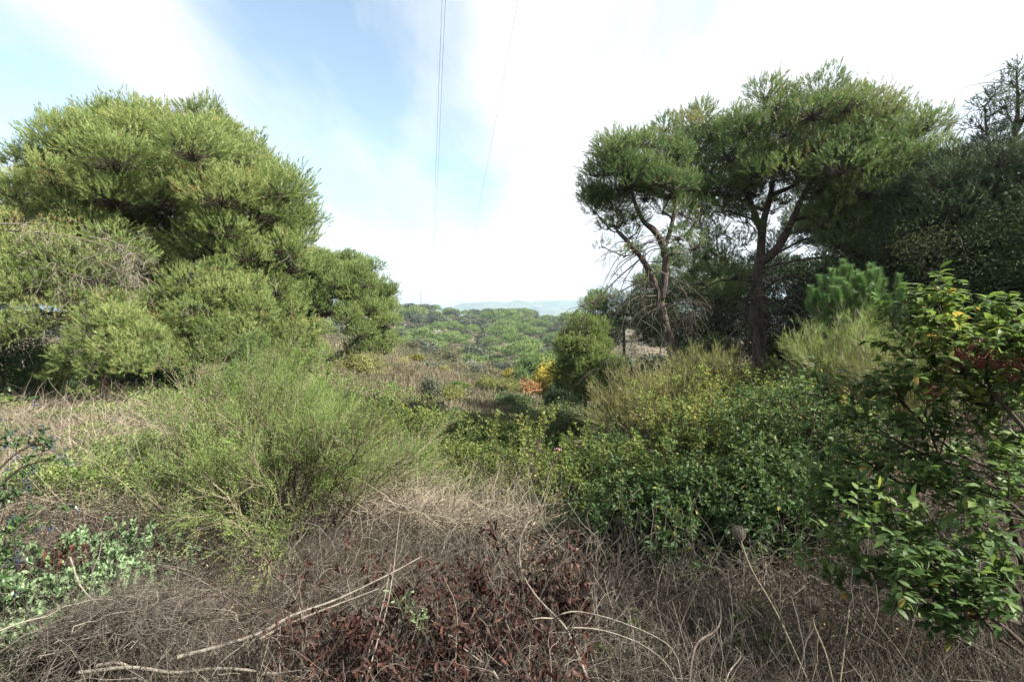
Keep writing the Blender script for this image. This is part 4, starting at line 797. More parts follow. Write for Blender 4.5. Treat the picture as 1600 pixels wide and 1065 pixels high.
# ================================================================ shrubs with real branching
def stemfan(g,n,L,spread,K=10,wob=.07,grav=-.01,r0=.02,base=.08,lean=(0,0)):
    a=rng.uniform(0,2*pi,n); s=np.radians(rng.uniform(2,spread,n)); B=g+np.stack([np.cos(a)*base*rng.random(n),np.sin(a)*base*rng.random(n),np.zeros(n)],1)
    D=nrm(np.stack([np.cos(a)*np.sin(s)+lean[0],np.sin(a)*np.sin(s)+lean[1],np.cos(s)],1)); return curves(B,D,L*rng.uniform(.7,1.1,n),K,wob,grav)
def broom(name,label,g,H,spread,n1,leaf,fine,nfine=(9,7,6),tintb=.5,lean=(0,0),leaflets=0,r0=.014,grav=.01,shoot=.3,stem='broom_stem',low=.3,wob=.06):
    e=empty(name,g,label,'shrub'); st=MB(); fo=MB()
    S=stemfan(g,n1,H,spread,12,wob,grav,base=.18*H,lean=lean); tubes(st,S,taperR(r0,.003,len(S),12),5,rng.uniform(.2,.9,n1))
    a,_,_=spawn(S,nfine[0],(low,.98),H*.42,(14,42),.12,7,.09); tubes(st,a,taperR(.0042*H,.0016*H,len(a),7),3,rng.uniform(.2,.9,len(a)))
    b,_,_=spawn(a,nfine[1],(.15,1),shoot*H*.6,(12,40),.15,5,.09); c,_,_=spawn(b,nfine[2],(.1,1),shoot*H*.33,(12,38),.18,4,.08)
    ribbons(st,b,fine*1.2,rng.uniform(.3,1,len(b)))
    tc=np.clip(tintb+.35*((c[:,0,2]-g[2])/H-.55)*-1+rng.normal(size=len(c))*.15,0,1); h=len(c)//2 if leaflets else 0; ribbons(st,c[:h],fine*.7,tc[:h]); ribbons(fo,c[h:],fine*(.8 if leaflets else 1),tc[h:])
    if leaflets:
        p,t,pi_=along(c,leaflets); leaves(fo,p,nrm(t*.8+rnd3(len(p))*.6),leaflen:=.016*(fine/.0035),.006*(fine/.0035),np.clip(tc[pi_]+rng.normal(size=len(p))*.1-.08,0,1),up=.3)
    put('stems',st,M[stem],e); put('foliage',fo,M[leaf],e); return e
def leafy(name,label,g,H,spread,n1,leaf,ll,lw,per=9,nf=(7,5),tintb=.5,stem='twig_brown',r0=.012,lean=(0,0),hi=False,cat='shrub',up=.5,tw=.22,low=.15,grav=0.,erect=.2,clusters=None,wob=.08,reach=.42,yellow=.012):
    """bush with stems, side branches, twigs and leaves set along the twigs"""
    e=empty(name,g,label,cat); st=MB(); fo=MB()
    S=stemfan(g,n1,H,spread,10,wob,grav,base=.2*H,lean=lean); tubes(st,S,taperR(r0,.004,len(S),10),5,rng.uniform(.2,.8,n1))
    a,_,_=spawn(S,nf[0],(low,1),H*reach,(25,60),erect,6,.1); b,_,_=spawn(a,nf[1],(.2,1),H*tw,(20,55),erect,4,.1)
    tubes(st,a,taperR(.005,.002,len(a),6),3,rng.uniform(.2,.9,len(a))); ribbons(st,b,.003,rng.uniform(.2,.8,len(b)))

    for Q,m in ((b,per),(a,max(2,per//2)),(S,per)):
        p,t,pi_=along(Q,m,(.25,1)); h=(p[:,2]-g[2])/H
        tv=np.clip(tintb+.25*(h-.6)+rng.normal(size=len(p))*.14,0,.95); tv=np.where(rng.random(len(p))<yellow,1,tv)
        pr=nrm(np.cross(t,rnd3(len(p)))); leaves(fo,p,nrm(t*.45+pr*.8+A([0,0,.1])),ll*rng.uniform(.55,1.25,len(p)),lw*rng.uniform(.7,1.2,len(p)),tv,hi=hi,up=up)
    put('stems',st,M[stem],e); put('foliage',fo,M[leaf],e)
    if clusters:
        mat,cnt,rad=clusters; cb=MB(); tips=S[:,-1]; tips=tips[rng.choice(len(tips),min(len(tips),cnt),replace=False)]
        
        for t in tips: 
            q=t+A([0,0,.10]); p=berries(cb,q,34,.06,rad,S_=.35); ribbons(cb,np.stack([np.repeat(t[None]-A([0,0,.06]),len(p),0),(p+t)/2,p],1),.003,.3)
        put('flower_heads',cb,M[mat],e)
    return e
def ball(r,sub=1):
    ph=(1+5**.5)/2; v=[(-1,ph,0),(1,ph,0),(-1,-ph,0),(1,-ph,0),(0,-1,ph),(0,1,ph),(0,-1,-ph),(0,1,-ph),(ph,0,-1),(ph,0,1),(-ph,0,-1),(-ph,0,1)]
    f=[(0,11,5),(0,5,1),(0,1,7),(0,7,10),(0,10,11),(1,5,9),(5,11,4),(11,10,2),(10,7,6),(7,1,8),(3,9,4),(3,4,2),(3,2,6),(3,6,8),(3,8,9),(4,9,5),(2,4,11),(6,2,10),(8,6,7),(9,8,1)]
    return nrm(A(v,float))*r,A(f)
def berries(mb,c,n,R,r,S_=1.,tint=.5):
    V,Fc=ball(1.0); p=c+rnd3(n)*A([1,1,S_])*R*rng.uniform(.3,1,n)[:,None]; rr=r*rng.uniform(.7,1.2,n)
    VV=p[:,None]+V[None]*rr[:,None,None]; FF=Fc[None]+np.arange(n)[:,None,None]*12
    mb.add(VV,tris=FF,tint=np.repeat(np.clip(rng.normal(tint,.2,n),0,1),12)); return p
def midground():
    # the large green broom, centre left
    g=gW(462,4.4,-.05)
    broom('broom_shrub','large wispy green broom with bare brown stems fanning from its foot, centre left',g,1.38,62,36,'broom',.0028,(10,7,6),tintb=.50,leaflets=6,r0=.011,shoot=.30,lean=(.05,.0))
    g=gW(400,5.8,-.05)
    broom('broom_shrub','tall loose green broom rising behind the large one, against the young pine',g,1.5,40,24,'broom',.0036,(10,7,5),tintb=.45,leaflets=6,r0=.012,shoot=.3)
    g=gW(265,5.2,-.05)
    broom('broom_shrub','low spreading green broom at the left of the large one, over pale brambles',g,.7,60,16,'broom',.0036,(9,7,5),tintb=.5,leaflets=6,r0=.009,shoot=.32)
    g=gW(520,7.0,-.05)
    broom('broom_shrub','pale olive broom behind the large one, at the edge of the grassy slope',g,1.0,48,22,'broom_pale',.0045,(9,8,6),tintb=.35,leaflets=3,r0=.011,shoot=.3)
    g=gW(600,5.8,-.05)
    broom('broom_shrub','green broom filling the right shoulder behind the large one',g,.85,52,18,'broom',.004,(9,7,5),tintb=.55,leaflets=6,r0=.010,shoot=.3)
    # straw-green brooms at the foot of the right pines
    g=gW(1020,9.5,-.05)
    broom('broom_shrub','dome of pale straw-green broom shoots in front of the two forked pines',g,1.5,50,64,'broom_pale',.0062,(9,6,4),tintb=.55,r0=.010,shoot=.36,wob=.03,grav=0)
    g=gW(1110,10.2,-.05)
    broom('broom_shrub','pale broom half hidden behind the leafy shrubs, right of the straw-green dome',g,1.2,46,40,'broom_pale',.0066,(9,6,4),tintb=.4,r0=.010,shoot=.36,wob=.03,grav=0)
    g=gW(1330,7.6,-.05)
    broom('broom_shrub','upright grey-green broom at the foot of the blue-green young pine',g,1.35,36,60,'broom',.0046,(9,6,5),tintb=.75,r0=.009,shoot=.36,wob=.035,grav=0)
    g=gW(1400,6.6,-.05)
    broom('broom_shrub','dull green broom between the young pine and the red-berried shrub',g,1.15,40,40,'broom_pale',.0042,(9,6,5),tintb=.2,r0=.008,shoot=.36,wob=.05,grav=0)
    # leafy shrubs, centre to right: (px, D, H, spread, stems, material, leaf length, width, label, extra)
    L=[(852,6.2,1.25,26,8,'laurel_yellow',.042,.022,'slender pointed shrub with pale leafy tips, standing apart in the middle',dict(nf=(8,4),tintb=.6,erect=.5)),
       (905,6.4,1.0,45,16,'laurel',.042,.024,'dark leafy shrub between the slender pointed shrub and the pink-headed one',dict(tintb=.5)),
       (945,6.0,1.05,30,9,'laurel_yellow',.042,.024,'shrub with pinkish flat seed heads rising above the others',dict(clusters=('purple_berry',7,.009),tintb=.5)),
       (985,5.4,.95,45,22,'laurel_yellow',.042,.022,'sunlit yellow-green shrub below the straw-green broom dome',dict(tintb=.5)),
       (1040,6.6,1.0,40,12,'laurel',.040,.022,'shrub with reddish-pink seed heads in front of the straw-green broom dome',dict(clusters=('purple_berry',8,.009),tintb=.45)),
       (1085,6.3,1.3,32,18,'laurel_yellow',.042,.020,'tall shrub with a pale leafy spire beside the leaning pine trunk',dict(tintb=.65,erect=.45)),
       (1150,6.4,1.25,38,24,'laurel_yellow',.040,.020,'bright yellow-green shrub in front of the tall forked pine trunk',dict(tintb=.6,erect=.4)),
       (1120,5.4,1.0,45,26,'laurel_yellow',.044,.022,'leafy shrub with a few red leaves, centre of the right-hand thicket',dict(tintb=.35)),
       (1225,5.3,1.2,40,26,'laurel',.050,.022,'dark glossy shrub on a bent brown stem, right part of the thicket',dict(tintb=.45,r0=.018)),
       (1180,4.6,.85,50,26,'laurel',.052,.024,'dark shrub with upturned narrow leaves, low in the right thicket',dict(tintb=.5)),
       (1050,4.4,.75,52,26,'laurel',.050,.024,'low dark green shrub with a few yellow leaves at the front of the thicket',dict(tintb=.35,yellow=.02)),
       (1110,3.95,.62,50,18,'laurel',.052,.026,'lowest dark shrub at the front edge of the thicket, above the dry grass',dict(tintb=.25,yellow=.02)),
       (1235,4.2,.75,50,22,'laurel',.046,.024,'round-leaved dark shrub left of the pale oval-leaved one',dict(tintb=.4)),
       (965,4.7,.7,52,20,'laurel',.042,.022,'deep green shrub at the left front corner of the thicket',dict(tintb=.35)),
       (1290,5.6,.95,45,20,'laurel_yellow',.034,.018,'thin yellowish shrub in the gap right of the dark glossy one',dict(tintb=.7,per=5)),
       (890,5.2,.6,55,18,'laurel_yellow',.038,.022,'low green shrub under the slender pointed one',dict(tintb=.35)),
       (820,5.6,.5,58,16,'bramble_leaf',.036,.024,'low pale bramble bush left of the slender pointed shrub',dict(tintb=.45)),
       (760,7.2,.95,45,20,'laurel_yellow',.040,.022,'rounded bush with yellowish tips in the middle of the hollow',dict(tintb=.45)),
       (700,6.6,.95,52,22,'laurel_yellow',.036,.022,'pale yellow-green bush touching the right side of the large broom',dict(tintb=.55)),
       (735,5.8,.65,55,18,'laurel',.036,.022,'small dark-leaved bush with yellow tips, right of the large broom',dict(tintb=.55)),
       (640,8.6,1.25,40,16,'laurel_yellow',.05,.03,'bright yellow-green bush peeking over the right shoulder of the large broom',dict(tintb=.6)),
       (800,8.5,.9,55,22,'laurel_yellow',.044,.026,'greyish green bush behind the slender pointed shrub',dict(tintb=.25)),
       (850,10.5,1.0,55,22,'laurel',.055,.03,'dark bush at the bottom of the shaded hollow',dict(tintb=.5)),
       (740,11,1.0,55,22,'laurel_yellow',.06,.03,'dull green bush below the khaki one at the hollow edge',dict(tintb=.2)),
       (950,8.2,1.0,50,22,'laurel',.045,.026,'dark bush behind the pink-headed shrub',dict(tintb=.4)),
       (1190,8.5,1.0,50,22,'laurel_yellow',.045,.025,'green bush at the foot of the tall forked pine trunk',dict(tintb=.4))]
    for px,D,H,sp,n1,mat,ll,lw,lab,kw in L:
        leafy('leafy_shrub',lab,gW(px,D,-.03),H,sp,n1,mat,ll,lw,**kw)
midground()
# ================================================================ the foreground
def from_pts(lst,K=14): return A([catmull([W(*p) for p in pts],K) for pts in lst])
def near_shrub():
    """the pale oval-leaved shrub with red berries that fills the right edge"""
    base=gW(1640,2.5,0)
    e=empty('berry_shrub',base,'pale-leaved shrub with clusters of red berries filling the right edge','shrub'); st=MB(); fo=MB(); bb=MB()
    main=[[(1660,1080,2.4),(1600,900,2.45),(1570,780,2.5),(1555,680,2.5),(1540,600,2.55),(1530,540,2.6)],
          [(1690,900,2.2),(1650,760,2.2),(1590,670,2.3),(1520,600,2.5),(1440,560,2.6),(1385,520,2.7)],
          [(1655,1000,2.5),(1540,960,2.4),(1440,900,2.4),(1380,850,2.4),(1330,800,2.5)],
          [(1660,840,2.6),(1590,760,2.6),(1520,730,2.6),(1430,700,2.6),(1340,650,2.7),(1265,612,2.8)],
          [(1690,1100,2.1),(1600,1010,2.1),(1540,960,2.15),(1470,950,2.2)],[(1700,900,2.2),(1620,820,2.2),(1580,770,2.25),(1540,720,2.3)],[(1640,1000,2.6),(1560,880,2.6),(1500,780,2.6),(1470,700,2.6),(1450,640,2.6)],
          [(1700,760,2.3),(1640,640,2.4),(1600,560,2.5),(1570,500,2.6)],
          [(1720,700,2.4),(1680,600,2.4),(1650,520,2.4)],
          [(1680,1080,2.2),(1580,1000,2.2),(1500,930,2.2),(1440,900,2.2),(1400,880,2.2)],
          [(1640,900,2.8),(1540,820,2.8),(1440,770,2.8),(1360,740,2.8),(1300,700,2.9)],
          [(1560,680,2.5),(1520,600,2.5),(1495,530,2.5),(1488,480,2.5)],
          [(1600,760,2.6),(1480,700,2.7),(1420,640,2.7),(1400,600,2.7)],
          [(1620,980,2.7),(1500,900,2.7),(1400,830,2.8),(1320,790,2.8),(1290,760,2.8)]]
    S=from_pts(main); rr=[.017,.014,.012,.010,.013,.012,.012,.012,.009,.008,.009,.010,.008,.008]
    S=S+np.cumsum(rng.normal(size=S.shape)*.006,1)
    tubes(st,S,A([np.linspace(r,.0035,14) for r in rr]),7,rng.uniform(.1,.5,len(S)))
    a,ia,_=spawn(S,12,(.35,1),.25,(25,65),.08,7,.09); tubes(st,a,taperR(.0042,.0016,len(a),7),4,rng.uniform(.2,.6,len(a)))
    b,_,_=spawn(a,3,(.3,1),.17,(25,60),.2,5,.1); tubes(st,b,taperR(.0022,.001,len(b),5),3,.4)
    for Q,m in ((b,8),(a,9)):
        p,t,pi_=along(Q,m,(.2,1)); s=np.where(rng.random(len(p))<.5,1.,-1.)[:,None]
        side=nrm(np.cross(t,A([0,0,1.])))*s; d=nrm(t*.5+side*.8+rng.normal(size=p.shape)*.22)
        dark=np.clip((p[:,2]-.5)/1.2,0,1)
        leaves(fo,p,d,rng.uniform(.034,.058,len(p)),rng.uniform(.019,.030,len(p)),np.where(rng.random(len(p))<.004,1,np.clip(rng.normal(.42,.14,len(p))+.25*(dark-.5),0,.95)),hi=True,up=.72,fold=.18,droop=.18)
    # leafy head at the top: (px,py) clusters
    for px,py,D,n,R in [(1490,480,2.5,46,.10),(1475,520,2.5,60,.13),(1455,560,2.5,60,.13),(1530,520,2.5,60,.14),(1590,490,2.5,56,.12),(1580,540,2.5,70,.15),(1620,520,2.45,60,.14),(1430,600,2.55,50,.12),(1540,580,2.5,60,.14),(1440,640,2.6,50,.12),(1500,620,2.5,60,.15),(1590,620,2.4,60,.15),(1310,720,2.7,60,.15),(1330,770,2.6,70,.17),(1380,740,2.6,60,.15),(1420,700,2.6,60,.15),(1300,800,2.7,40,.12),(1400,800,2.4,60,.15),(1420,860,2.3,60,.14),(1340,880,2.5,50,.13),(1290,860,2.6,40,.10),(1500,700,2.6,60,.16),(1590,690,2.5,50,.15),(1560,760,2.4,60,.16),(1500,800,2.4,60,.16),(1580,850,2.3,60,.15),(1540,900,2.2,60,.14),(1450,760,2.4,60,.15),(1350,830,2.4,50,.13),(1370,640,2.7,50,.13),(1290,760,2.6,46,.12)]:
        n=int(n*1.05); py+=22; c=W(px,py,D); nt_=max(4,n//9); q=c+rnd3(nt_)*R*.4; tw=curves(q-A([0,0,.5*R]),nrm((q-c)+A([-.02,0,.09])),R*1.25,5,.12); tubes(st,tw,taperR(.0022,.001,nt_,5),3,.4)
        p,t,_=along(tw,n//nt_+2,(.15,1)); side=nrm(np.cross(t,rnd3(len(p)))); d=nrm(t*.6+side*.75+A([0,0,.05]))
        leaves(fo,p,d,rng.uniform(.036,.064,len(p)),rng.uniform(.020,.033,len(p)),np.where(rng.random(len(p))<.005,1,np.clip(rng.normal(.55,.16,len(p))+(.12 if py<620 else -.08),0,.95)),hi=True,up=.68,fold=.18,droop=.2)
    put('stems',st,M['twig_brown'],e); put('foliage',fo,M['near_leaf'],e)
    bs=MB()
    for px,py,D,n in [(1500,550,2.4,60),(1530,560,2.4,60),(1560,565,2.38,60),(1590,560,2.35,30),(1515,530,2.42,30),(1460,605,2.45,24),(1450,612,2.45,22),(1545,545,2.4,40),(1580,580,2.35,40),(1610,570,2.3,30),(1485,570,2.42,26),(1440,608,2.5,16)]:
        c=W(px,py,D); p=berries(bb,c,n,.055,.0036,S_=.6); q=np.repeat((c+A([0,0,-.05]))[None],len(p),0); ribbons(bs,np.stack([q,(p+q)/2+rng.normal(size=p.shape)*.006,p],1),.0018,.5)
    put('berries',bb,M['red_berry'],e); put('berry_stalks',bs,M['red_berry'],e)
    # thin cane with a few drooping leaves leaning out to the left
    e=empty('bramble_cane',gW(1560,2.9),'long arching cane with a few grey-green leaves reaching left of the berry shrub','cane'); st=MB(); fo=MB()
    S=from_pts([[(1620,790,2.9),(1520,745,2.85),(1450,720,2.85),(1380,680,2.85),(1320,640,2.9),(1262,608,3.0)],[(1600,700,2.8),(1500,620,2.8),(1440,560,2.85),(1400,520,2.9),(1375,500,2.9)]])
    tubes(st,S,taperR(.006,.002,2,14),5,.3); p,t,_=along(S,18,(.3,1)); sd=nrm(np.cross(t,A([0,0,1.])))*np.where(rng.random(len(p))<.5,1,-1)[:,None]; leaves(fo,p,nrm(t*.4+sd+A([0,0,-.1])),rng.uniform(.04,.065,len(p)),.024,rng.uniform(.3,.7,len(p)),hi=True,up=.8)
    put('stem',st,M['twig_brown'],e); put('foliage',fo,M['near_leaf'],e)
def left_plants():
    e=empty('privet_shrub',gW(-60,2.9,0),'dark-leaved shrub with small blue berries cut by the left edge','shrub'); st=MB(); fo=MB(); bb=MB()
    S=from_pts([[(-80,980,2.9),(-60,860,2.9),(-20,760,2.9),(30,705,2.95),(80,690,3.0)],[(-80,980,2.9),(-70,820,2.9),(-40,720,2.9),(10,680,2.95)],[(-80,980,2.8),(-20,860,2.8),(30,820,2.8),(70,800,2.85)],[(-90,950,2.9),(-30,800,2.9),(20,740,2.9),(60,720,2.95)],[(-90,1000,2.7),(-30,900,2.6),(10,870,2.6),(30,850,2.6)],[(-90,900,3),(-70,700,3),(-30,640,3),(10,628,3)],[(-90,900,2.7),(-20,800,2.7),(20,770,2.7)],[(-90,1000,2.6),(-40,930,2.5),(5,905,2.5)]])
    tubes(st,S,taperR(.010,.003,len(S),14),5,.3); a,_,_=spawn(S,8,(.35,1),.20,(25,60),.25,6,.08); tubes(st,a,taperR(.003,.001,len(a),6),3,.3)
    p,t,_=along(a,13,(.15,1)); sd=nrm(np.cross(t,rnd3(len(p)))); leaves(fo,p,nrm(t*.5+sd*.8),rng.uniform(.025,.042,len(p)),.014,np.clip(rng.normal(.5,.2,len(p)),0,1),hi=True,up=.65)
    for t in a[rng.choice(len(a),26,replace=False),-1]: berries(bb,t+A([0,0,-.02]),14,.028,.0042,1.3)
    for px,py in [(25,715),(40,725),(48,735),(30,745),(45,700),(12,735),(100,708),(45,752),(15,770),(36,812),(8,700)]: berries(bb,W(px,py,2.93),12,.028,.0044,1.2)
    put('stems',st,M['twig_brown'],e); put('foliage',fo,M['privet'],e); put('berries',bb,M['blue_berry'],e)
    for px,D,H,n,lab in [(120,3.0,.50,56,'felted grey-green rockrose mound in the lower left, around a tuft of dead leaves'),(60,2.65,.42,44,'pale grey-green rockrose at the bottom of the left edge, in front of the mound'),(215,3.3,.40,24,'small grey-green rockrose tuft to the right of the mound'),(15,2.4,.22,16,'grey-green rockrose sprig lowest at the left edge')]:
        g=gW(px,D,-.02); e=empty('rockrose',g,lab,'shrub'); st=MB(); fo=MB(); S=stemfan(g,n,H,50,8,.1,0,base=.25); tubes(st,S,taperR(.004,.002,n,8),4,.4)
        a,_,_=spawn(S,5,(.3,1),.14,(20,50),.4,5,.08); tubes(st,a,taperR(.002,.001,len(a),5),3,.5)
        p,t,_=along(a,16,(.2,1)); sd=nrm(np.cross(t,rnd3(len(p)))); leaves(fo,p,nrm(t*.8+sd*.6),rng.uniform(.024,.042,len(p)),.014,np.clip(rng.normal(.5,.16,len(p)),0,1),hi=True,up=.4)
        put('stems',st,M['twig_grey'],e); put('foliage',fo,M['sage'],e)
    g=W(103,868,2.9); e=MB(); p=g+rnd3(90)*A([.11,.08,.05]); leaves(e,p,nrm(rnd3(90)+A([0,0,-.4])),.035,.014,rng.random(90),hi=True,up=.3); tag(put('dead_leaf_tuft',e,M['dead_leaf'],loc=g),'tuft of curled rust-brown dead leaves caught in the grey-green rockrose mound','dead leaves')
def brush():
    """the heap of cut brushwood with dark red-brown leaves"""
    g=gW(700,2.35,0); e=empty('brush_pile',g,'heap of cut branches with shrivelled dark red-brown leaves at the bottom centre','brushwood pile'); st=MB(); fo=MB(); gr=MB()
    def hz(px): return np.interp(px,[300,430,560,640,740,830,900,960,1050],[.02,.05,.09,.20,.29,.27,.20,.08,.0])
    n=330; px=rng.uniform(330,1010,n); D=rng.uniform(1.75,2.65,n); x=(px-CX)/F*D; z=gz(x,D)+hz(px)*rng.uniform(.1,.95,n)*np.clip((2.95-D)/.5,.3,1)
    d=nrm(rnd3(n)*A([1,.7,.45])+A([.15,0,.12])); S=curves(np.stack([x,D,z],1),d,rng.uniform(.25,.75,n),10,.16,.015,.1); tubes(gr,S,taperR(rng.uniform(.002,.006,n),.0013,n,10),5,rng.uniform(.2,1,n))
    a,_,_=spawn(S,6,(.2,1),.22,(25,75),0,7,.2,0,curl=.1); tubes(gr,a,taperR(.0017,.0008,len(a),7),3,rng.uniform(.2,1,len(a)))
    b,_,_=spawn(a,3,(.2,1),.11,(25,75),0,5,.25,0,curl=.15); tubes(gr,b,taperR(.0011,.0006,len(b),5),3,rng.uniform(.2,1,len(b)))
    for Q,m in ((b,5),(a,4)):
        p,t,_=along(Q,m,(.3,1)); k=(vnoise(p[:,0]*1.0+3,p[:,1],.16)>.30); p=p[k]; t=t[k]; ppx=p[:,0]/p[:,1]*F+CX; k=(ppx>455+rng.normal(size=len(p))*45)&(ppx<922); p=p[k]; t=t[k]
        leaves(fo,p,nrm(rnd3(len(p))*.6+t*.2+A([0,0,-.75])),rng.uniform(.018,.036,len(p)),rng.uniform(.008,.016,len(p)),np.clip(rng.normal(.4,.22,len(p)),0,1),hi=True,up=.15,fold=.45,droop=.45)
    for px,py,D,n in [(740,890,2.7,70),(760,905,2.6,80),(850,890,2.6,60),(885,895,2.6,50),(905,915,2.5,60),(800,900,2.6,50),(880,930,2.5,70),(820,925,2.5,60),(700,930,2.5,60),(650,935,2.6,40),(915,930,2.4,40),(780,930,2.5,70),(730,940,2.5,60),(660,1000,2.2,80),(600,1015,2.15,60),(480,1030,2.2,50),(560,1040,2.1,60),(700,1000,2.2,80),(760,980,2.3,70)]:
        c=W(px,py,D); tw=curves(np.repeat(c[None],7,0)-A([0,0,.08]),nrm(rnd3(7)*.6+A([0,0,.6])),.13,5,.2); tubes(gr,tw,taperR(.0016,.0009,7,5),3,.3); p,t,_=along(tw,n//7,(.2,1)); leaves(fo,p,nrm(rnd3(len(p))*.6+A([0,0,-.8])),rng.uniform(.02,.038,len(p)),.014,np.clip(rng.normal(.35,.2,len(p)),0,1),hi=True,up=.1,fold=.45,droop=.4)
    put('branches',gr,M['twig_grey'],e); put('dead_leaves',fo,M['dead_leaf'],e)
    def stick(lab,pts,r0,r1,mat='deadwood',name='stick',side=0,cat='branch',K=22,tint=.6,forks=()):
        P=catmull([W(*p) for p in pts],K); mb=MB(); r=np.linspace(r0,r1,K)*(1+rng.normal(size=K)*.05); P=P+np.cumsum(rng.normal(size=P.shape)*r0*.12,0); tubes(mb,P,r,8,tint)
        capv=P[0]; mb.add(np.concatenate([[P[0]],mb.v[0][:8]]),tris=[(0,1+(i+1)%8,1+i) for i in range(8)],tint=.2)
        for f in forks:
            Q=catmull([W(*p) for p in f],16); tubes(mb,Q,np.linspace(r1*1.4+.002,.0018,16),6,tint)
        if side: a,_,_=spawn(P[None],side,(.3,1),.18,(25,60),.1,6,.15); tubes(mb,a,taperR(.002,.0009,len(a),6),3,tint)
        return tag(put(name,mb,M[mat],loc=P[0]),lab,cat)
    stick('long pale barkless branch lying diagonally at the bottom, its cut end at the left',[(278,1026,2.12),(330,1012,2.13),(400,990,2.17),(460,958,2.25),(530,932,2.33),(600,900,2.42),(660,868,2.55)],.0095,.002)
    stick('thinner pale branch lying just under the long diagonal one',[(400,1000,2.18),(455,972,2.24),(520,945,2.32),(600,915,2.42)],.006,.002)
    stick('weathered grey-brown branch running level near the bottom left edge',[(120,1050,2.1),(200,1042,2.1),(270,1052,2.1),(340,1045,2.1),(420,1050,2.1),(480,1058,2.1)],.0075,.005)
    stick('short thick broken branch with frayed bark at the bottom, left of the dead leaves',[(150,1040,2.15),(190,1036,2.15),(212,1046,2.15)],.008,.005)
    stick('long arching grey twig that curves up and over the dead leaves',[(925,1080,1.95),(905,1030,2.02),(885,985,2.12),(868,965,2.18),(835,930,2.3),(815,895,2.4),(811,860,2.5),(818,825,2.55),(834,808,2.6)],.0058,.0014,forks=[[(868,965,2.18),(880,958,2.15),(905,955,2.15),(960,968,2.1),(1020,992,2.05),(1055,1020,2),(1068,1075,1.95)],[(884,985,2.12),(900,980,2.1),(945,985,2.1),(1000,1005,2.05),(1040,1035,2),(1062,1075,1.95)],[(868,966,2.18),(845,965,2.15),(828,970,2.15),(824,990,2.15)]])
    stick('straight thin dead stem standing through the brush pile',[(560,1075,1.95),(580,1010,2.1),(600,940,2.3),(612,880,2.5)],.0035,.0015)
    stick('slim grey stem crossing the brush pile from bottom to top',[(566,1080,1.9),(590,1000,2.1),(610,920,2.35),(625,800,2.7)],.0032,.0015)
    stick('dark crooked dead branch in the dry grass right of the arching twig',[(1075,1080,2.0),(1088,1010,2.1),(1120,985,2.2),(1128,965,2.25),(1125,935,2.3)],.006,.002,'bark_dark')
    stick('grey curved root-like stick in the dry grass right of centre',[(1130,1080,2),(1140,1050,2.05),(1158,1025,2.1),(1150,1010,2.12)],.003,.0015)
    stick('bent dead branch lying in the shade at the lower right',[(1640,1080,2.2),(1560,1030,2.3),(1480,985,2.4),(1430,940,2.5),(1390,890,2.6)],.010,.004,'bark_dark')
    stick('pale bent stem leaning over the dry grass below the large broom',[(345,925,2.6),(300,900,2.8),(240,880,3.0),(200,885,3.1)],.0035,.0015,'deadwood')
    stick('long thin pale stem arching over the left brushwood',[(110,870,2.6),(130,920,2.5),(180,955,2.4),(250,955,2.4),(320,950,2.4),(365,955,2.4),(372,970,2.35)],.0042,.0018)
    stick('pale dry stem rising from the foot of the large broom to the left',[(480,900,3.2),(440,930,3),(400,960,2.8),(360,1000,2.6)],.003,.001)
    # arched bundle of dry stems bottom left
    g=gW(180,2.4); e=empty('dry_vine_heap',g,'arched heap of dry tangled vines at the bottom left, beside the grey-green shrub','brushwood pile'); gr=MB(); n=300
    t=rng.random(n); sx=rng.uniform(40,330,n); P0=A([W(a,b,c) for a,b,c in zip(rng.uniform(-40,200,n),rng.uniform(1010,1100,n),rng.uniform(1.9,2.5,n))])
    P1=A([W(a,b,c) for a,b,c in zip(rng.uniform(140,260,n),rng.uniform(905,985,n),rng.uniform(2.3,2.8,n))]); P2=A([W(a,b,c) for a,b,c in zip(rng.uniform(240,420,n),rng.uniform(930,1050,n),rng.uniform(2.1,2.6,n))])
    u=np.linspace(0,1,11)[None,:,None]; cut=rng.uniform(.4,1,n)[:,None,None]; off=rng.uniform(0,.3,n)[:,None,None]; u=off+(cut-off)*u; S=(1-u)**2*P0[:,None]+2*u*(1-u)*(P1*1.0+ (P1-(P0+P2)/2)*.3)[:,None]+u*u*P2[:,None]; S=S+np.cumsum(rng.normal(size=S.shape)*.013,1)+rng.normal(size=(n,1,3))*A([.06,.06,.03])
    tubes(gr,S,taperR(rng.uniform(.0012,.0032,n),.0009,n,11),4,rng.uniform(.15,1,n)); a,_,_=spawn(S,14,(.1,1),.20,(15,80),0,7,.28,.05,curl=.2); tubes(gr,a,taperR(.001,.0006,len(a),7),3,rng.uniform(.15,1,len(a))); put('stems',gr,M['twig_grey'],e)
    # small green sprouts
    for px,py,D,n,lab in [(628,968,2.4,5,'fresh bright green sprout growing through the dead leaves'),(660,985,2.35,4,'second small bright green sprout just right of the larger one')]:
        b=W(px,py,D); e=empty('green_sprout',b,lab,'seedling'); st=MB(); fo=MB(); S=curves(np.repeat(b[None],n,0)+rng.normal(size=(n,3))*.012,nrm(rnd3(n)*.4+A([0,0,1])),.12,6,.1); tubes(st,S,taperR(.002,.001,n,6),4,.6); p,t,_=along(S,9,(.1,1)); sd=nrm(np.cross(t,rnd3(len(p)))); leaves(fo,p,nrm(t*.7+sd*.8),rng.uniform(.025,.042,len(p)),.012,rng.uniform(.7,1,len(p)),hi=True,up=.4); put('stem',st,M['broom'],e); put('foliage',fo,M['sage'],e)
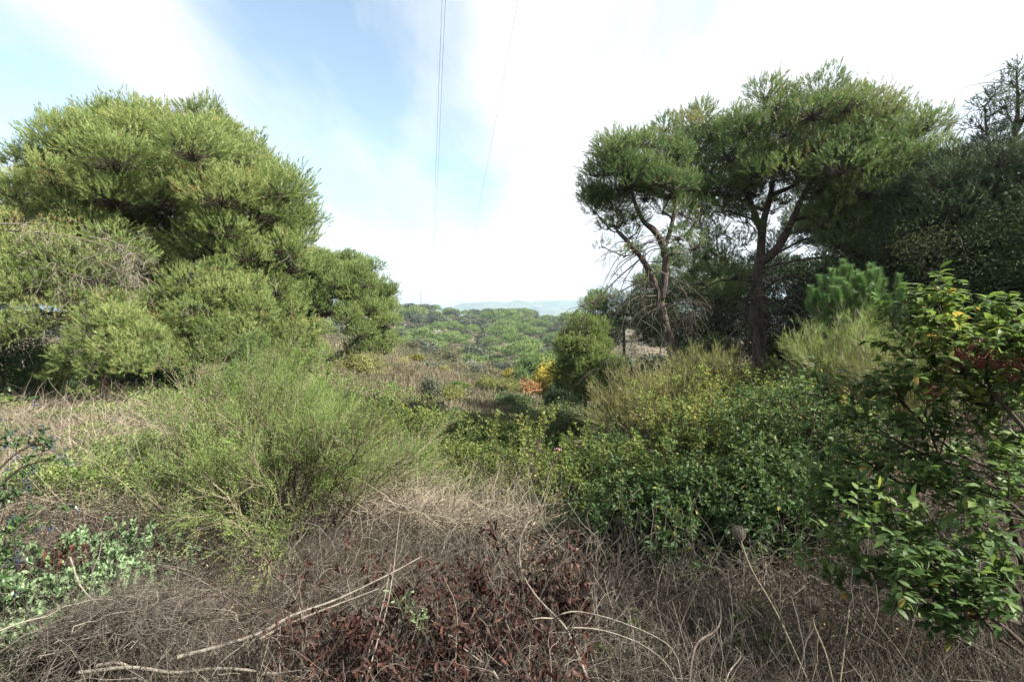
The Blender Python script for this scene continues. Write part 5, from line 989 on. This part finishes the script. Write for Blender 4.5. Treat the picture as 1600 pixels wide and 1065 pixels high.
    # wild carrot heads
    for pts,r,lab in [([(1270,1080,2.1),(1215,960,2.2),(1175,890,2.3),(1158,845,2.4)],.036,'large dried umbel with bristly curled rays, topmost of the dead flower heads'),([(1305,1080,2.0),(1290,1020,2.05),(1272,975,2.1),(1272,958,2.1)],.034,'dried umbel seen from the side, at the bottom right of centre'),([(1312,1070,2.05),(1325,970,2.15),(1330,940,2.2),(1355,920,2.25),(1368,915,2.25)],.022,'small closed brown umbel on a sharply bent pale stem'),([(1000,900,3),(975,850,3.1),(968,822,3.15)],.03,'small grey-brown dried umbel in front of the dark thicket')]:
        P=catmull([W(*p) for p in pts],16); e=empty('dried_umbel',P[0],lab,'dead flower'); st=MB(); hd=MB(); tubes(st,P,np.linspace(.0034,.0022,16),6,.8); n=int(90); t=P[-1]; ax=nrm((P[-1]-P[-2])[None])[0]
        d=nrm(rnd3(n)*.95+ax*1.0); C=[np.repeat(t[None],n,0)]; dd=d.copy()
        for k in range(6): C.append(C[-1]+dd*r*.33); dd=nrm(dd+ax*.38+rng.normal(size=(n,3))*.05-(C[-1]-t-ax*np.sum((C[-1]-t)*ax,1,keepdims=True))*10*r)
        C=np.stack(C,1); tubes(hd,C,taperR(.0011,.0006,n,7),3,rng.uniform(.3,.8,n)); b_,_,_=spawn(C,3,(.8,1),r*.25,(20,70),0,3); ribbons(hd,b_,.001,.5); put('stem',st,M['straw'],e); put('head',hd,M['twig_grey'],e)
    # few small things with leaves in the dry grass
    for px,D,H,n,lab in [(985,2.7,.22,6,'small pale-leaved bramble seedling in the dry grass right of the dead leaves'),(1190,2.9,.2,6,'small green bramble seedling below the large dried umbel'),(680,3.0,.2,5,'little green seedling in the dry grass above the brush pile'),(1215,2.5,.22,7,'dark green bramble sprig near the bottom, left of the berry shrub')]:
        leafy('bramble_seedling',lab,gW(px,D,0),H,55,n,'bramble_leaf',.022,.015,per=6,nf=(4,2),cat='seedling',r0=.0025,tintb=.3,hi=True)
near_shrub(); left_plants(); brush()
